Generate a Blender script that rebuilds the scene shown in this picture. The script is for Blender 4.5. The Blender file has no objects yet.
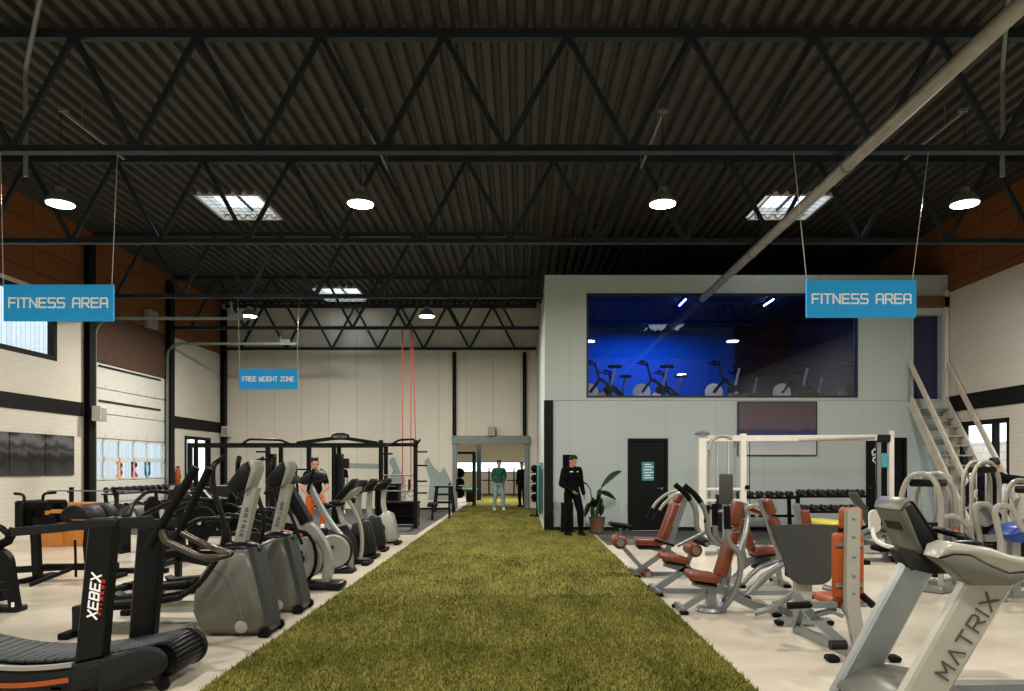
import bpy, bmesh, math, random
from mathutils import Vector, Matrix, Quaternion
random.seed(7)
C = bpy.context.scene.collection
PI = math.pi
EXPOSURE = 0.55
F = 739.6; VX = 521.0; VY = 466.0; EYE = 1.6
def sc(Y): return F / Y
def wx(px, Y): return (px - VX) * Y / F
def wz(py, Y): return EYE - (py - VY) * Y / F
def fy(py): return EYE * F / (py - VY)

# ------------------------------------------------------------------ materials
def lin(c):
    return tuple((x / 12.92 if x <= 0.04045 else ((x + 0.055) / 1.055) ** 2.4) for x in c)
def h2(h):
    h = h.lstrip('#'); return lin([int(h[i:i + 2], 16) / 255 for i in (0, 2, 4)])
MATS = {}
def mat(name, hexc, rough=0.5, metal=0.0, var=0.10, scale=6.0, bump=0.0, bscale=40.0, coat=0.0, spec=0.5):
    m = bpy.data.materials.new(name); m.use_nodes = True
    nt = m.node_tree; p = nt.nodes['Principled BSDF']
    col = h2(hexc)
    tc = nt.nodes.new('ShaderNodeTexCoord')
    no = nt.nodes.new('ShaderNodeTexNoise'); no.inputs['Scale'].default_value = scale; no.inputs['Detail'].default_value = 4
    nt.links.new(tc.outputs['Object'], no.inputs['Vector'])
    rp = nt.nodes.new('ShaderNodeValToRGB')
    rp.color_ramp.elements[0].position = .3; rp.color_ramp.elements[1].position = .7
    rp.color_ramp.elements[0].color = (*[c * (1 - var) for c in col], 1)
    rp.color_ramp.elements[1].color = (*[min(1, c * (1 + var)) for c in col], 1)
    nt.links.new(no.outputs['Fac'], rp.inputs['Fac'])
    nt.links.new(rp.outputs['Color'], p.inputs['Base Color'])
    p.inputs['Roughness'].default_value = rough; p.inputs['Metallic'].default_value = metal
    p.inputs['Specular IOR Level'].default_value = spec
    if coat: p.inputs['Coat Weight'].default_value = coat
    if bump:
        n2 = nt.nodes.new('ShaderNodeTexNoise'); n2.inputs['Scale'].default_value = bscale; n2.inputs['Detail'].default_value = 5
        nt.links.new(tc.outputs['Object'], n2.inputs['Vector'])
        b = nt.nodes.new('ShaderNodeBump'); b.inputs['Strength'].default_value = bump; b.inputs['Distance'].default_value = .02
        nt.links.new(n2.outputs['Fac'], b.inputs['Height']); nt.links.new(b.outputs['Normal'], p.inputs['Normal'])
    MATS[name] = m
    return m
def emit(name, col, strength):
    m = bpy.data.materials.new(name); m.use_nodes = True
    p = m.node_tree.nodes['Principled BSDF']
    p.inputs['Base Color'].default_value = (*col, 1); p.inputs['Emission Color'].default_value = (*col, 1)
    p.inputs['Emission Strength'].default_value = strength
    MATS[name] = m; return m
def glass(name, tint=(1, 1, 1), refl=1.0):
    """thin clear pane: see-through with a Schlick mirror part that is the same from both sides"""
    m = bpy.data.materials.new(name); m.use_nodes = True
    nt = m.node_tree; nt.nodes.clear()
    o = nt.nodes.new('ShaderNodeOutputMaterial'); t = nt.nodes.new('ShaderNodeBsdfTransparent'); g = nt.nodes.new('ShaderNodeBsdfGlossy')
    mx = nt.nodes.new('ShaderNodeMixShader'); lw = nt.nodes.new('ShaderNodeLayerWeight'); lw.inputs['Blend'].default_value = .5
    pw = nt.nodes.new('ShaderNodeMath'); pw.operation = 'POWER'; pw.inputs[1].default_value = 5
    ma = nt.nodes.new('ShaderNodeMath'); ma.operation = 'MULTIPLY_ADD'; ma.inputs[1].default_value = .9 * refl; ma.inputs[2].default_value = .04 * refl
    t.inputs['Color'].default_value = (*tint, 1); g.inputs['Roughness'].default_value = .01
    nt.links.new(lw.outputs['Facing'], pw.inputs[0]); nt.links.new(pw.outputs[0], ma.inputs[0]); nt.links.new(ma.outputs[0], mx.inputs[0])
    nt.links.new(t.outputs[0], mx.inputs[1]); nt.links.new(g.outputs[0], mx.inputs[2]); nt.links.new(mx.outputs[0], o.inputs[0])
    MATS[name] = m; return m
def brick_mat(name, c1, c2, cm, bw, bh, rough=.7, mortar=.012, bump=.4, axis='yz', var=0.0):
    m = bpy.data.materials.new(name); m.use_nodes = True
    nt = m.node_tree; p = nt.nodes['Principled BSDF']
    tc = nt.nodes.new('ShaderNodeTexCoord'); sx = nt.nodes.new('ShaderNodeSeparateXYZ'); cx = nt.nodes.new('ShaderNodeCombineXYZ')
    nt.links.new(tc.outputs['Object'], sx.inputs[0])
    a, b = {'yz': (1, 2), 'xz': (0, 2), 'xy': (0, 1), 'zy': (2, 1), 'zx': (2, 0)}[axis]
    nt.links.new(sx.outputs[a], cx.inputs[0]); nt.links.new(sx.outputs[b], cx.inputs[1])
    br = nt.nodes.new('ShaderNodeTexBrick')
    br.inputs['Color1'].default_value = (*h2(c1), 1); br.inputs['Color2'].default_value = (*h2(c2), 1); br.inputs['Mortar'].default_value = (*h2(cm), 1)
    br.inputs['Scale'].default_value = 1; br.inputs['Mortar Size'].default_value = mortar
    br.inputs['Brick Width'].default_value = bw; br.inputs['Row Height'].default_value = bh
    nt.links.new(cx.outputs[0], br.inputs['Vector']); nt.links.new(br.outputs['Color'], p.inputs['Base Color'])
    bp = nt.nodes.new('ShaderNodeBump'); bp.inputs['Strength'].default_value = bump; bp.inputs['Distance'].default_value = .01; bp.invert = True
    nt.links.new(br.outputs['Fac'], bp.inputs['Height']); nt.links.new(bp.outputs['Normal'], p.inputs['Normal'])
    p.inputs['Roughness'].default_value = rough
    MATS[name] = m; return m

M = MATS
mat('silver', '#8b9191', .36, .65, .06); mat('white_paint', '#cfcec8', .4, 0, .04); mat('black_metal', '#0c0d0f', .36, 0, .15, spec=.18)
mat('rubber', '#0b0b0d', .7, 0, .15, spec=.12); mat('charcoal', '#1a1c1e', .5, 0, .1, spec=.16); mat('grey_plastic', '#5c5d56', .38, .1, .05)
mat('light_plastic', '#8f9089', .35, .1, .05); mat('pale_plastic', '#9b9a90', .3, .05, .04); mat('orange_vinyl', '#713112', .4, 0, .1)
mat('bright_orange', '#a1480f', .5, 0, .1); mat('yellow_vinyl', '#c9bd4e', .5, 0, .08); mat('blue_plastic', '#163c90', .4, 0, .08)
mat('chrome', '#c4c4c0', .18, .95, .03); mat('teal_cloth', '#17635d', .8, 0, .15); mat('sign_blue', '#00a2ee', .65, 0, .02)
mat('letter_white', '#f2f8fa', .5, 0, .01); mat('letter_dark', '#3b3c3b', .5, 0, .02); mat('letter_red', '#c23420', .5)
mat('steel_dark', '#1b282e', .55, .2, .15, 3); mat('roof_deck', '#3a3733', .6, .1, .25, 3, .15, 20); mat('steel_grey', '#76807e', .5, .3, .1)
mat('pipe_grey', '#8f8c82', .45, .2, .18, 4); mat('wood_orange', '#8a4a1c', .75, 0, .3, 3, .3, 12); mat('trim_dark', '#171918', .6, spec=.12)
mat('clad', '#cfc9ba', .5, 0, .02, 2); mat('door_black', '#0f1113', .5, 0, .08, spec=.15); mat('teal_paper', '#3b93a0', .6)
mat('box_orange', '#b0702c', .6, 0, .12); mat('spine_grey', '#35383a', .4); mat('dumbbell_rubber', '#15161a', .35); mat('shield', '#303232', .55, 0, .08, 8, .1, 60); mat('pot', '#6d5144', .8, 0, .2, 9, .3); mat('leaf', '#1d3422', .45, 0, .3, 7); mat('stem', '#35492c', .6)
mat('soil', '#2b211a', .95, 0, .3, 30, .5)
mat('skin', '#b5826a', .55, 0, .06); mat('black_cloth', '#0a0b0d', .85, 0, .2, 14, .3, 60, spec=.08); mat('green_cloth', '#0f4a3a', .85, 0, .15, 14, .3, 60)
mat('pale_jeans', '#7d93a0', .85, 0, .12, 12, .2, 60); mat('white_shoe', '#d8d8d2', .6); mat('orange_cloth', '#b9501a', .8, 0, .15); mat('hair', '#140e0b', .85, 0, .3, 40, .6, 80)
mat('navy_cloth', '#0b0f17', .85, 0, .2, spec=.08); mat('teal_shorts', '#227a78', .85); mat('eye', '#181010', .2); mat('belt', '#343b41', .65, 0, .2, 20, .2, 90)
mat('outside_white', '#dfe6e8', .8, 0, .03); mat('outside_ground', '#8a8a85', .9); mat('rubber_floor', '#3f4242', .75, 0, .2, 14, .1, 80)
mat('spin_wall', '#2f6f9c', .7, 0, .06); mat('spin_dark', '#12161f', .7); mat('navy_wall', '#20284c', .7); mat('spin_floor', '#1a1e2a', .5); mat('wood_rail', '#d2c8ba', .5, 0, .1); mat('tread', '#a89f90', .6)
mat('shape_grey', '#93a09f', .7, 0, .05); mat('strap_red', '#8f3726', .8); mat('ring_wood', '#9c7f5e', .5)
mat('sandbag', '#1f1f21', .8)
mat('bronze', '#40382c', .3, .4, .1); glass('pane'); glass('spin_glass', (.86, .9, 1), 1.3)
emit('lamp_face', (1, .92, .78), 16); emit('led_blue', (.35, .45, 1), 22)
brick_mat('block_white', '#d6d1c6', '#d2cdc1', '#c6c1b5', .42, .1, .6, .005, .18)
brick_mat('brick_brown', '#4a2d1f', '#3c2419', '#57463a', .22, .065, .85, .01, .6)
brick_mat('boards_rust', '#865020', '#77441a', '#3d220c', 2.4, .55, .75, .012, .3)
brick_mat('clad_panel', '#dcd6c8', '#d8d2c4', '#bdb7a9', 60, 1.02, .5, .012, .5, 'zx')
brick_mat('panel_grey', '#b2bebe', '#afbbbb', '#a0abab', 60, 1.2, .45, .006, .3, 'zx')
brick_mat('brick_out', '#dacdc0', '#d2c5b8', '#c0b4a8', .8, .3, .8, .03, .4)
brick_mat('clad_out', '#c3ccd1', '#b6c0c6', '#8f9aa0', 60, .3, .6, .02, .6, 'zy')

def floor_material():
    m = bpy.data.materials.new('epoxy_floor'); m.use_nodes = True
    nt = m.node_tree; p = nt.nodes['Principled BSDF']
    tc = nt.nodes.new('ShaderNodeTexCoord'); n = nt.nodes.new('ShaderNodeTexNoise'); n.inputs['Scale'].default_value = .8; n.inputs['Detail'].default_value = 6
    nt.links.new(tc.outputs['Object'], n.inputs['Vector'])
    r = nt.nodes.new('ShaderNodeValToRGB'); r.color_ramp.elements[0].color = (*h2('#bcb3a3'), 1); r.color_ramp.elements[1].color = (*h2('#cfc7b8'), 1)
    r.color_ramp.elements[0].position = .35; r.color_ramp.elements[1].position = .65
    nt.links.new(n.outputs[0], r.inputs[0]); nt.links.new(r.outputs[0], p.inputs['Base Color'])
    n2 = nt.nodes.new('ShaderNodeTexNoise'); n2.inputs['Scale'].default_value = 1.2; nt.links.new(tc.outputs['Object'], n2.inputs['Vector'])
    mr = nt.nodes.new('ShaderNodeMapRange'); mr.inputs[3].default_value = .2; mr.inputs[4].default_value = .27
    nt.links.new(n2.outputs[0], mr.inputs[0]); nt.links.new(mr.outputs[0], p.inputs['Roughness'])
    M['epoxy'] = m
floor_material()
def turf_material():
    m = bpy.data.materials.new('turf'); m.use_nodes = True
    nt = m.node_tree; p = nt.nodes['Principled BSDF']
    tc = nt.nodes.new('ShaderNodeTexCoord')
    mp = nt.nodes.new('ShaderNodeMapping'); mp.inputs['Scale'].default_value = (1.6, .55, 1); nt.links.new(tc.outputs['Object'], mp.inputs[0])
    n = nt.nodes.new('ShaderNodeTexNoise'); n.inputs['Scale'].default_value = 1.3; n.inputs['Detail'].default_value = 8; n.inputs['Roughness'].default_value = .65
    nt.links.new(mp.outputs[0], n.inputs['Vector'])
    r = nt.nodes.new('ShaderNodeValToRGB'); r.color_ramp.elements[0].color = (*h2('#5a5922'), 1); r.color_ramp.elements[1].color = (*h2('#8e8b44'), 1)
    r.color_ramp.elements[0].position = .3; r.color_ramp.elements[1].position = .72
    nt.links.new(n.outputs[0], r.inputs[0])
    g = nt.nodes.new('ShaderNodeTexNoise'); g.inputs['Scale'].default_value = 55; g.inputs['Detail'].default_value = 3
    nt.links.new(tc.outputs['Object'], g.inputs['Vector'])
    mx = nt.nodes.new('ShaderNodeMix'); mx.data_type = 'RGBA'; mx.blend_type = 'MULTIPLY'; mx.inputs[0].default_value = .75
    gr = nt.nodes.new('ShaderNodeValToRGB'); gr.color_ramp.elements[0].color = (.45, .45, .45, 1); gr.color_ramp.elements[1].color = (1.25, 1.25, 1.2, 1)
    gr.color_ramp.elements[0].position = .3; gr.color_ramp.elements[1].position = .7
    nt.links.new(g.outputs[0], gr.inputs[0]); nt.links.new(r.outputs[0], mx.inputs[6]); nt.links.new(gr.outputs[0], mx.inputs[7])
    nt.links.new(mx.outputs[2], p.inputs['Base Color'])
    b = nt.nodes.new('ShaderNodeBump'); b.inputs['Strength'].default_value = .9; b.inputs['Distance'].default_value = .03
    nt.links.new(g.outputs[0], b.inputs['Height']); nt.links.new(b.outputs[0], p.inputs['Normal'])
    p.inputs['Roughness'].default_value = .9; p.inputs['Specular IOR Level'].default_value = .15
    M['turf'] = m
turf_material()
def photo_mat(name, kind):
    """flat printed pictures: soft procedural tone fields, nothing readable"""
    m = bpy.data.materials.new(name); m.use_nodes = True
    nt = m.node_tree; p = nt.nodes['Principled BSDF']; p.inputs['Roughness'].default_value = .45
    tc = nt.nodes.new('ShaderNodeTexCoord'); sx = nt.nodes.new('ShaderNodeSeparateXYZ'); nt.links.new(tc.outputs['Generated'], sx.inputs[0])
    rp = nt.nodes.new('ShaderNodeValToRGB'); e = rp.color_ramp.elements
    if kind == 'bw': stops = [(0, '#3a3a3c'), (.25, '#29292b'), (.34, '#08080a'), (.5, '#1c1c1f'), (.6, '#4b4c52'), (.7, '#18181a'), (.84, '#66676b'), (1, '#101012')]
    else: stops = [(0, '#c3c5c8'), (.26, '#aeb2bb'), (.31, '#22356e'), (.45, '#1a2a58'), (.52, '#584651'), (1, '#453a4a')]
    e[0].position, e[0].color = stops[0][0], (*h2(stops[0][1]), 1); e[1].position, e[1].color = stops[-1][0], (*h2(stops[-1][1]), 1)
    for pos, c in stops[1:-1]:
        k = e.new(pos); k.color = (*h2(c), 1)
    no = nt.nodes.new('ShaderNodeTexNoise'); no.inputs['Scale'].default_value = 3.2; no.inputs['Detail'].default_value = 3
    nt.links.new(tc.outputs['Object'], no.inputs['Vector'])
    ma = nt.nodes.new('ShaderNodeMath'); ma.operation = 'MULTIPLY_ADD'; ma.inputs[1].default_value = .5 if kind == 'bw' else .14; ma.inputs[2].default_value = -.25 if kind == 'bw' else -.07
    nt.links.new(no.outputs[0], ma.inputs[0])
    ad = nt.nodes.new('ShaderNodeMath'); ad.operation = 'ADD'; nt.links.new(ma.outputs[0], ad.inputs[0]); nt.links.new(sx.outputs[2], ad.inputs[1])
    nt.links.new(ad.outputs[0], rp.inputs[0]); nt.links.new(rp.outputs[0], p.inputs['Base Color'])
    M[name] = m
photo_mat('photo_bw', 'bw'); photo_mat('photo_colour', 'col')

# ------------------------------------------------------------------ mesh builder
def fillet(pts, rad, k=5, closed=False):
    pts = [Vector(p) for p in pts]
    if rad <= 0 or len(pts) < 3: return pts
    out = []; n = len(pts)
    for i, p in enumerate(pts):
        if not closed and i in (0, n - 1): out.append(p); continue
        a, b = pts[i - 1], pts[(i + 1) % n]
        u, v = (a - p), (b - p); lu, lv = u.length, v.length
        if lu < 1e-6 or lv < 1e-6: continue
        d = min(rad, lu * .48, lv * .48); A = p + u / lu * d; B = p + v / lv * d
        for j in range(k + 1):
            t = j / k; out.append(A * (1 - t) ** 2 + p * 2 * t * (1 - t) + B * t * t)
    return out
class MB:
    def __init__(s): s.v = []; s.f = []
    def add(s, vs, fs):
        o = len(s.v); s.v += [tuple(x) for x in vs]; s.f += [tuple(i + o for i in f) for f in fs]; return s
    def box(s, c, d, R=None, bev=0.0, seg=1):
        c = Vector(c); R = R or Matrix.Identity(3)
        if bev > 0:
            bm = bmesh.new(); bmesh.ops.create_cube(bm, size=1)
            for v in bm.verts: v.co = Vector((v.co.x * d[0], v.co.y * d[1], v.co.z * d[2]))
            bmesh.ops.bevel(bm, geom=bm.edges[:], offset=min(bev, min(d) * .49), segments=seg, profile=.5, affect='EDGES')
            bm.verts.index_update()
            s.add([c + R @ v.co for v in bm.verts], [[v.index for v in f.verts] for f in bm.faces]); bm.free(); return s
        vs = [c + R @ Vector((x * d[0] / 2, y * d[1] / 2, z * d[2] / 2)) for x in (-1, 1) for y in (-1, 1) for z in (-1, 1)]
        return s.add(vs, [(0, 1, 3, 2), (4, 6, 7, 5), (0, 4, 5, 1), (2, 3, 7, 6), (0, 2, 6, 4), (1, 5, 7, 3)])
    def span(s, a, b, bev=0, seg=1):
        return s.box([(x + y) / 2 for x, y in zip(a, b)], [abs(x - y) for x, y in zip(a, b)], None, bev, seg)
    def tube(s, pts, r=.03, n=10, rad=0.0, sect=None, closed=False, up=(0, 1, 0), cap=True, k=5):
        """round (r, or a list of r) or rectangular (sect=(across 'up', along 'up')) section swept along pts"""
        P = fillet(pts, rad, k, closed); m = len(P)
        rs = r if isinstance(r, (list, tuple)) else None
        rings = []; upv = Vector(up).normalized()
        for i, p in enumerate(P):
            if closed: t = P[(i + 1) % m] - P[i - 1]
            else: t = P[min(i + 1, m - 1)] - P[max(i - 1, 0)]
            if t.length < 1e-9: t = Vector((0, 0, 1))
            t.normalize()
            b = upv - t * upv.dot(t)
            if b.length < 1e-3:
                alt = Vector((1, 0, 0)) if abs(t.x) < .9 else Vector((0, 0, 1)); b = alt - t * alt.dot(t)
            b.normalize(); a = t.cross(b)
            if sect:
                w, h = sect
                rings.append([p + a * x * w / 2 + b * y * h / 2 for x, y in ((-1, -1), (1, -1), (1, 1), (-1, 1))])
            else:
                rr = r
                if rs:
                    q = i / (m - 1) * (len(rs) - 1); j = min(int(q), len(rs) - 2); rr = rs[j] + (rs[j + 1] - rs[j]) * (q - j)
                rings.append([p + a * math.cos(2 * PI * j / n) * rr + b * math.sin(2 * PI * j / n) * rr for j in range(n)])
        k_ = len(rings[0]); vs = [v for ring in rings for v in ring]; fs = []
        for i in range(m if closed else m - 1):
            i2 = (i + 1) % m
            for j in range(k_):
                j2 = (j + 1) % k_; fs.append((i * k_ + j, i * k_ + j2, i2 * k_ + j2, i2 * k_ + j))
        if cap and not closed: fs += [tuple(range(k_ - 1, -1, -1)), tuple(range((m - 1) * k_, m * k_))]
        return s.add(vs, fs)
    def prism(s, poly, a, b, plane='xz', inset=0.0, rad=0.0):
        """outline poly in a plane, extruded a..b on the third axis; inset chamfers both rims"""
        P = [(p[0], p[1]) for p in fillet([(x, y, 0) for x, y in poly], rad, 4, True)] if rad else list(poly)
        n = len(P)
        def put(x, y, t): return {'xz': (x, t, y), 'yz': (t, x, y), 'xy': (x, y, t)}[plane]
        area = sum(P[i][0] * P[(i + 1) % n][1] - P[(i + 1) % n][0] * P[i][1] for i in range(n))
        if area < 0: P.reverse()
        def ins(d):
            out = []
            for i in range(n):
                p0, p1, p2 = Vector(P[i - 1]), Vector(P[i]), Vector(P[(i + 1) % n])
                e1 = (p1 - p0); e2 = (p2 - p1)
                if e1.length < 1e-9: e1 = e2
                if e2.length < 1e-9: e2 = e1
                n1 = Vector((-e1.y, e1.x)).normalized(); n2 = Vector((-e2.y, e2.x)).normalized()
                nn = n1 + n2; nn = nn.normalized() if nn.length > 1e-6 else n1
                out.append(tuple(p1 + nn * d / max(.5, nn.dot(n1))))
            return out
        if inset:
            lv = [(ins(inset), a), (P, a + math.copysign(inset, b - a)), (P, b - math.copysign(inset, b - a)), (ins(inset), b)]
        else: lv = [(P, a), (P, b)]
        vs = [put(x, y, t) for L, t in lv for x, y in L]; fs = []
        for i in range(len(lv) - 1):
            for j in range(n):
                j2 = (j + 1) % n; fs.append((i * n + j, i * n + j2, (i + 1) * n + j2, (i + 1) * n + j))
        fs += [tuple(range(n - 1, -1, -1)), tuple(range((len(lv) - 1) * n, len(lv) * n))]
        return s.add(vs, fs)
    def lathe(s, prof, c=(0, 0, 0), axis=(0, 0, 1), n=20):
        c = Vector(c); R = Vector((0, 0, 1)).rotation_difference(Vector(axis).normalized()).to_matrix()
        m = len(prof); vs = [c + R @ Vector((r * math.cos(2 * PI * j / n), r * math.sin(2 * PI * j / n), z)) for r, z in prof for j in range(n)]
        fs = [(i * n + j, i * n + (j + 1) % n, (i + 1) * n + (j + 1) % n, (i + 1) * n + j) for i in range(m - 1) for j in range(n)]
        fs += [tuple(range(n - 1, -1, -1)), tuple(range((m - 1) * n, m * n))]
        return s.add(vs, fs)
    def disc(s, c, r, t, axis=(0, 1, 0), n=24, bev=.0):
        if bev: pr = [(r - bev, -t / 2), (r, -t / 2 + bev), (r, t / 2 - bev), (r - bev, t / 2)]
        else: pr = [(r, -t / 2), (r, t / 2)]
        return s.lathe(pr, c, axis, n)
    def ell(s, c, r, n=14, m=9, R=None):
        c = Vector(c); R = R or Matrix.Identity(3)
        vs = []; fs = []
        for i in range(1, m):
            th = PI * i / m
            for j in range(n): vs.append(c + R @ Vector((r[0] * math.sin(th) * math.cos(2 * PI * j / n), r[1] * math.sin(th) * math.sin(2 * PI * j / n), r[2] * math.cos(th))))
        top = len(vs); vs += [c + R @ Vector((0, 0, r[2])), c + R @ Vector((0, 0, -r[2]))]
        for i in range(m - 2):
            for j in range(n): fs.append((i * n + j, (i + 1) * n + j, (i + 1) * n + (j + 1) % n, i * n + (j + 1) % n))
        for j in range(n): fs.append((top, j, (j + 1) % n)); fs.append((top + 1, (m - 2) * n + (j + 1) % n, (m - 2) * n + j))
        return s.add(vs, fs)
    def cap(s, a, b, r1, r2=None):
        r2 = r1 if r2 is None else r2
        s.tube([a, b], [r1, r2], 12); s.ell(a, (r1,) * 3, 12, 8); s.ell(b, (r2,) * 3, 12, 8); return s
    def pad(s, a, b, w, t, nrm_up=(0, 1, 0), bev=.03):
        """cushion from a to b, w wide (along nrm_up), t thick"""
        a, b = Vector(a), Vector(b); x = (b - a); L = x.length; x.normalize(); y = Vector(nrm_up).normalized(); z = x.cross(y).normalized(); y = z.cross(x)
        return s.box((a + b) / 2, (L, w, t), Matrix((x, y, z)).transposed(), min(bev, t * .45), 3)
    def build(s, name, m, parent=None, smooth=38, label=None):
        me = bpy.data.meshes.new(name); me.from_pydata(s.v, [], s.f)
        bm = bmesh.new(); bm.from_mesh(me); bmesh.ops.recalc_face_normals(bm, faces=bm.faces); bm.to_mesh(me); bm.free()
        if smooth:
            for p in me.polygons: p.use_smooth = True
            me.set_sharp_from_angle(angle=math.radians(smooth))
        me.materials.append(M[m] if isinstance(m, str) else m); me.update()
        o = bpy.data.objects.new(name, me); C.objects.link(o)
        if parent: o.parent = parent
        if label: o['label'] = label
        return o
def tag(o, label, cat, group=None, kind=None):
    o['label'] = label; o['category'] = cat
    if group: o['group'] = group
    if kind: o['kind'] = kind
    return o
def thing(name, label, cat, loc=(0, 0, 0), rotz=0, group=None):
    o = bpy.data.objects.new(name, None); C.objects.link(o); o.empty_display_size = .1
    o.location = loc; o.rotation_euler = (0, 0, rotz)
    return tag(o, label, cat, group)
def struct(o, label=None):
    o['kind'] = 'structure'
    if label: o['label'] = label
    return o
def dup(root, loc, rotz=None, label=None, group=None):
    r = root.copy(); C.objects.link(r); r.location = loc
    if rotz is not None: r.rotation_euler = (0, 0, rotz)
    if label: r['label'] = label
    if group: r['group'] = group
    for ch in list(root.children):
        c = ch.copy(); C.objects.link(c); c.parent = r
        for g in list(ch.children):
            d = g.copy(); C.objects.link(d); d.parent = c
    return r
def recolour(root, table):
    for ch in root.children_recursive:
        if ch.type == 'MESH' and ch.data.materials:
            n = ch.data.materials[0].name
            if n in table:
                ch.data = ch.data.copy(); ch.data.materials[0] = M[table[n]]

# ------------------------------------------------------------------ lettering (stroke letters)
def arc_pts(cx, cy, rx, ry, a0, a1, k=6): return [(cx + rx * math.cos(math.radians(a0 + (a1 - a0) * i / k)), cy + ry * math.sin(math.radians(a0 + (a1 - a0) * i / k))) for i in range(k + 1)]
GL = {
 'F': [[(0, 0), (0, 1), (1, 1)], [(0, .5), (.85, .5)]], 'I': [[(0, 0), (0, 1)]], 'T': [[(0, 1), (1, 1)], [(.5, 1), (.5, 0)]],
 'N': [[(0, 0), (0, 1), (1, 0), (1, 1)]], 'E': [[(1, 1), (0, 1), (0, 0), (1, 0)], [(0, .5), (.9, .5)]],
 'S': [[(1, 1), (.12, 1), (0, .88), (0, .62), (.12, .5), (.88, .5), (1, .38), (1, .12), (.88, 0), (0, 0)]],
 'A': [[(0, 0), (0, .85), (.15, 1), (.85, 1), (1, .85), (1, 0)], [(0, .42), (1, .42)]],
 'R': [[(0, 0), (0, 1), (.85, 1), (1, .86), (1, .58), (.85, .44), (0, .44)], [(.5, .44), (1, 0)]],
 'W': [[(0, 1), (.0, .1), (.1, 0), (.45, 0), (.5, .1), (.5, .7)], [(.5, .1), (.55, 0), (.9, 0), (1, .1), (1, 1)]],
 'G': [[(1, 1), (.12, 1), (0, .88), (0, .12), (.12, 0), (1, 0), (1, .48), (.55, .48)]], 'H': [[(0, 0), (0, 1)], [(1, 0), (1, 1)], [(0, .5), (1, .5)]],
 'Z': [[(0, 1), (1, 1), (0, 0), (1, 0)]], 'O': [[(.12, 0), (0, .12), (0, .88), (.12, 1), (.88, 1), (1, .88), (1, .12), (.88, 0), (.12, 0)]],
 'X': [[(0, 0), (1, 1)], [(0, 1), (1, 0)]], 'M': [[(0, 0), (0, 1), (.5, .35), (1, 1), (1, 0)]], 'B': [[(0, 0), (0, 1), (.85, 1), (1, .88), (1, .62), (.85, .5), (0, .5)], [(.85, .5), (1, .38), (1, .12), (.85, 0), (0, 0)]],
 'a': [[(0, 0), (.5, 1), (1, 0)]],
}
def lettering(mb, text, o, u, v, h, sw, aspect=.8, gap=.35, shear=0.0, th=.004, total=None):
    """stroke letters starting at o, running along u, upright along v"""
    o, u, v = Vector(o), Vector(u).normalized(), Vector(v).normalized(); n = u.cross(v)
    w = h * aspect
    adv = [(0.0 if ch == 'I' else (w * .55 if ch == ' ' else w)) + h * gap for ch in text]
    kx = total / (sum(adv) - h * gap) if total else 1
    x = 0; st = 0
    for ch, ad in zip(text, adv):
        for pl in GL.get(ch, []):
            P = [o + u * ((x + (px * w) + shear * py * h) * kx) + v * (py * h) for px, py in pl]
            for a, b in zip(P[:-1], P[1:]):
                d = (b - a); L = d.length; d.normalize(); q = n.cross(d)
                st += 1
                mb.box((a + b) / 2 + n * (th / 2 + .0003 * (st % 7)), (L + sw * .95, sw, th), Matrix((d, q, n)).transposed())
        x += ad
    return mb

def words(text, o, u, v, h, sw, total, m, parent, aspect=.8, gap=.3, shear=0.0, th=.004):
    """one part per word, spaced to a total length"""
    w = h * aspect; adv = [(0.0 if ch == 'I' else (w * .55 if ch == ' ' else w)) + h * gap for ch in text]
    kx = total / (sum(adv) - h * gap); x = 0; i = 0; u = Vector(u).normalized()
    for wd in text.split(' '):
        n = len(wd); L = sum(adv[i:i + n]) - h * gap
        lettering(MB(), wd, Vector(o) + u * x * kx, u, v, h, sw, aspect, gap, shear, th, L * kx).build('word', m, parent, 0)
        x += sum(adv[i:i + n + 1]); i += n + 1
# ------------------------------------------------------------------ walls with openings
def wall(mb, plane, at, th, u0, u1, z0, z1, holes=()):
    us = sorted({u0, u1, *[h[0] for h in holes], *[h[1] for h in holes]}); us = [u for u in us if u0 <= u <= u1]
    zs = sorted({z0, z1, *[h[2] for h in holes], *[h[3] for h in holes]}); zs = [z for z in zs if z0 <= z <= z1]
    for a, b in zip(us[:-1], us[1:]):
        run = None
        for c, d in zip(zs[:-1], zs[1:]):
            inside = any(h[0] <= (a + b) / 2 <= h[1] and h[2] <= (c + d) / 2 <= h[3] for h in holes)
            if inside:
                if run: put(mb, plane, at, th, a, b, *run); run = None
            else: run = (run[0], d) if run else (c, d)
        if run: put(mb, plane, at, th, a, b, *run)
    return mb
def put(mb, plane, at, th, a, b, c, d):
    if plane == 'x': mb.span((at, a, c), (at + th, b, d))
    else: mb.span((a, at, c), (b, at + th, d))
def frame_rect(mb, plane, at, depth, u0, u1, z0, z1, w, sill=True):
    put(mb, plane, at, depth, u0, u0 + w, z0, z1); put(mb, plane, at, depth, u1 - w, u1, z0, z1)
    put(mb, plane, at, depth, u0 + w, u1 - w, z1 - w, z1)
    if sill: put(mb, plane, at, depth, u0 + w, u1 - w, z0, z0 + w)
    return mb

XL, XR, YB, YF, YBACK, ZR = -11.1, 10.5, 18.2, 27.5, -5.0, 7.62
# floor
struct(MB().span((XL - .2, YBACK - .2, -.1), (XR + .2, 43, 0)).build('floor', 'epoxy', smooth=0))
struct(MB().span((1.75, 15.0, .0), (XR, YB, .012)).build('floor_rubber', 'rubber_floor', smooth=0))
struct(MB().span((XL, 17.2, .0), (-2.45, YF, .012)).build('floor_rubber_left', 'rubber_floor', smooth=0))
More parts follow.
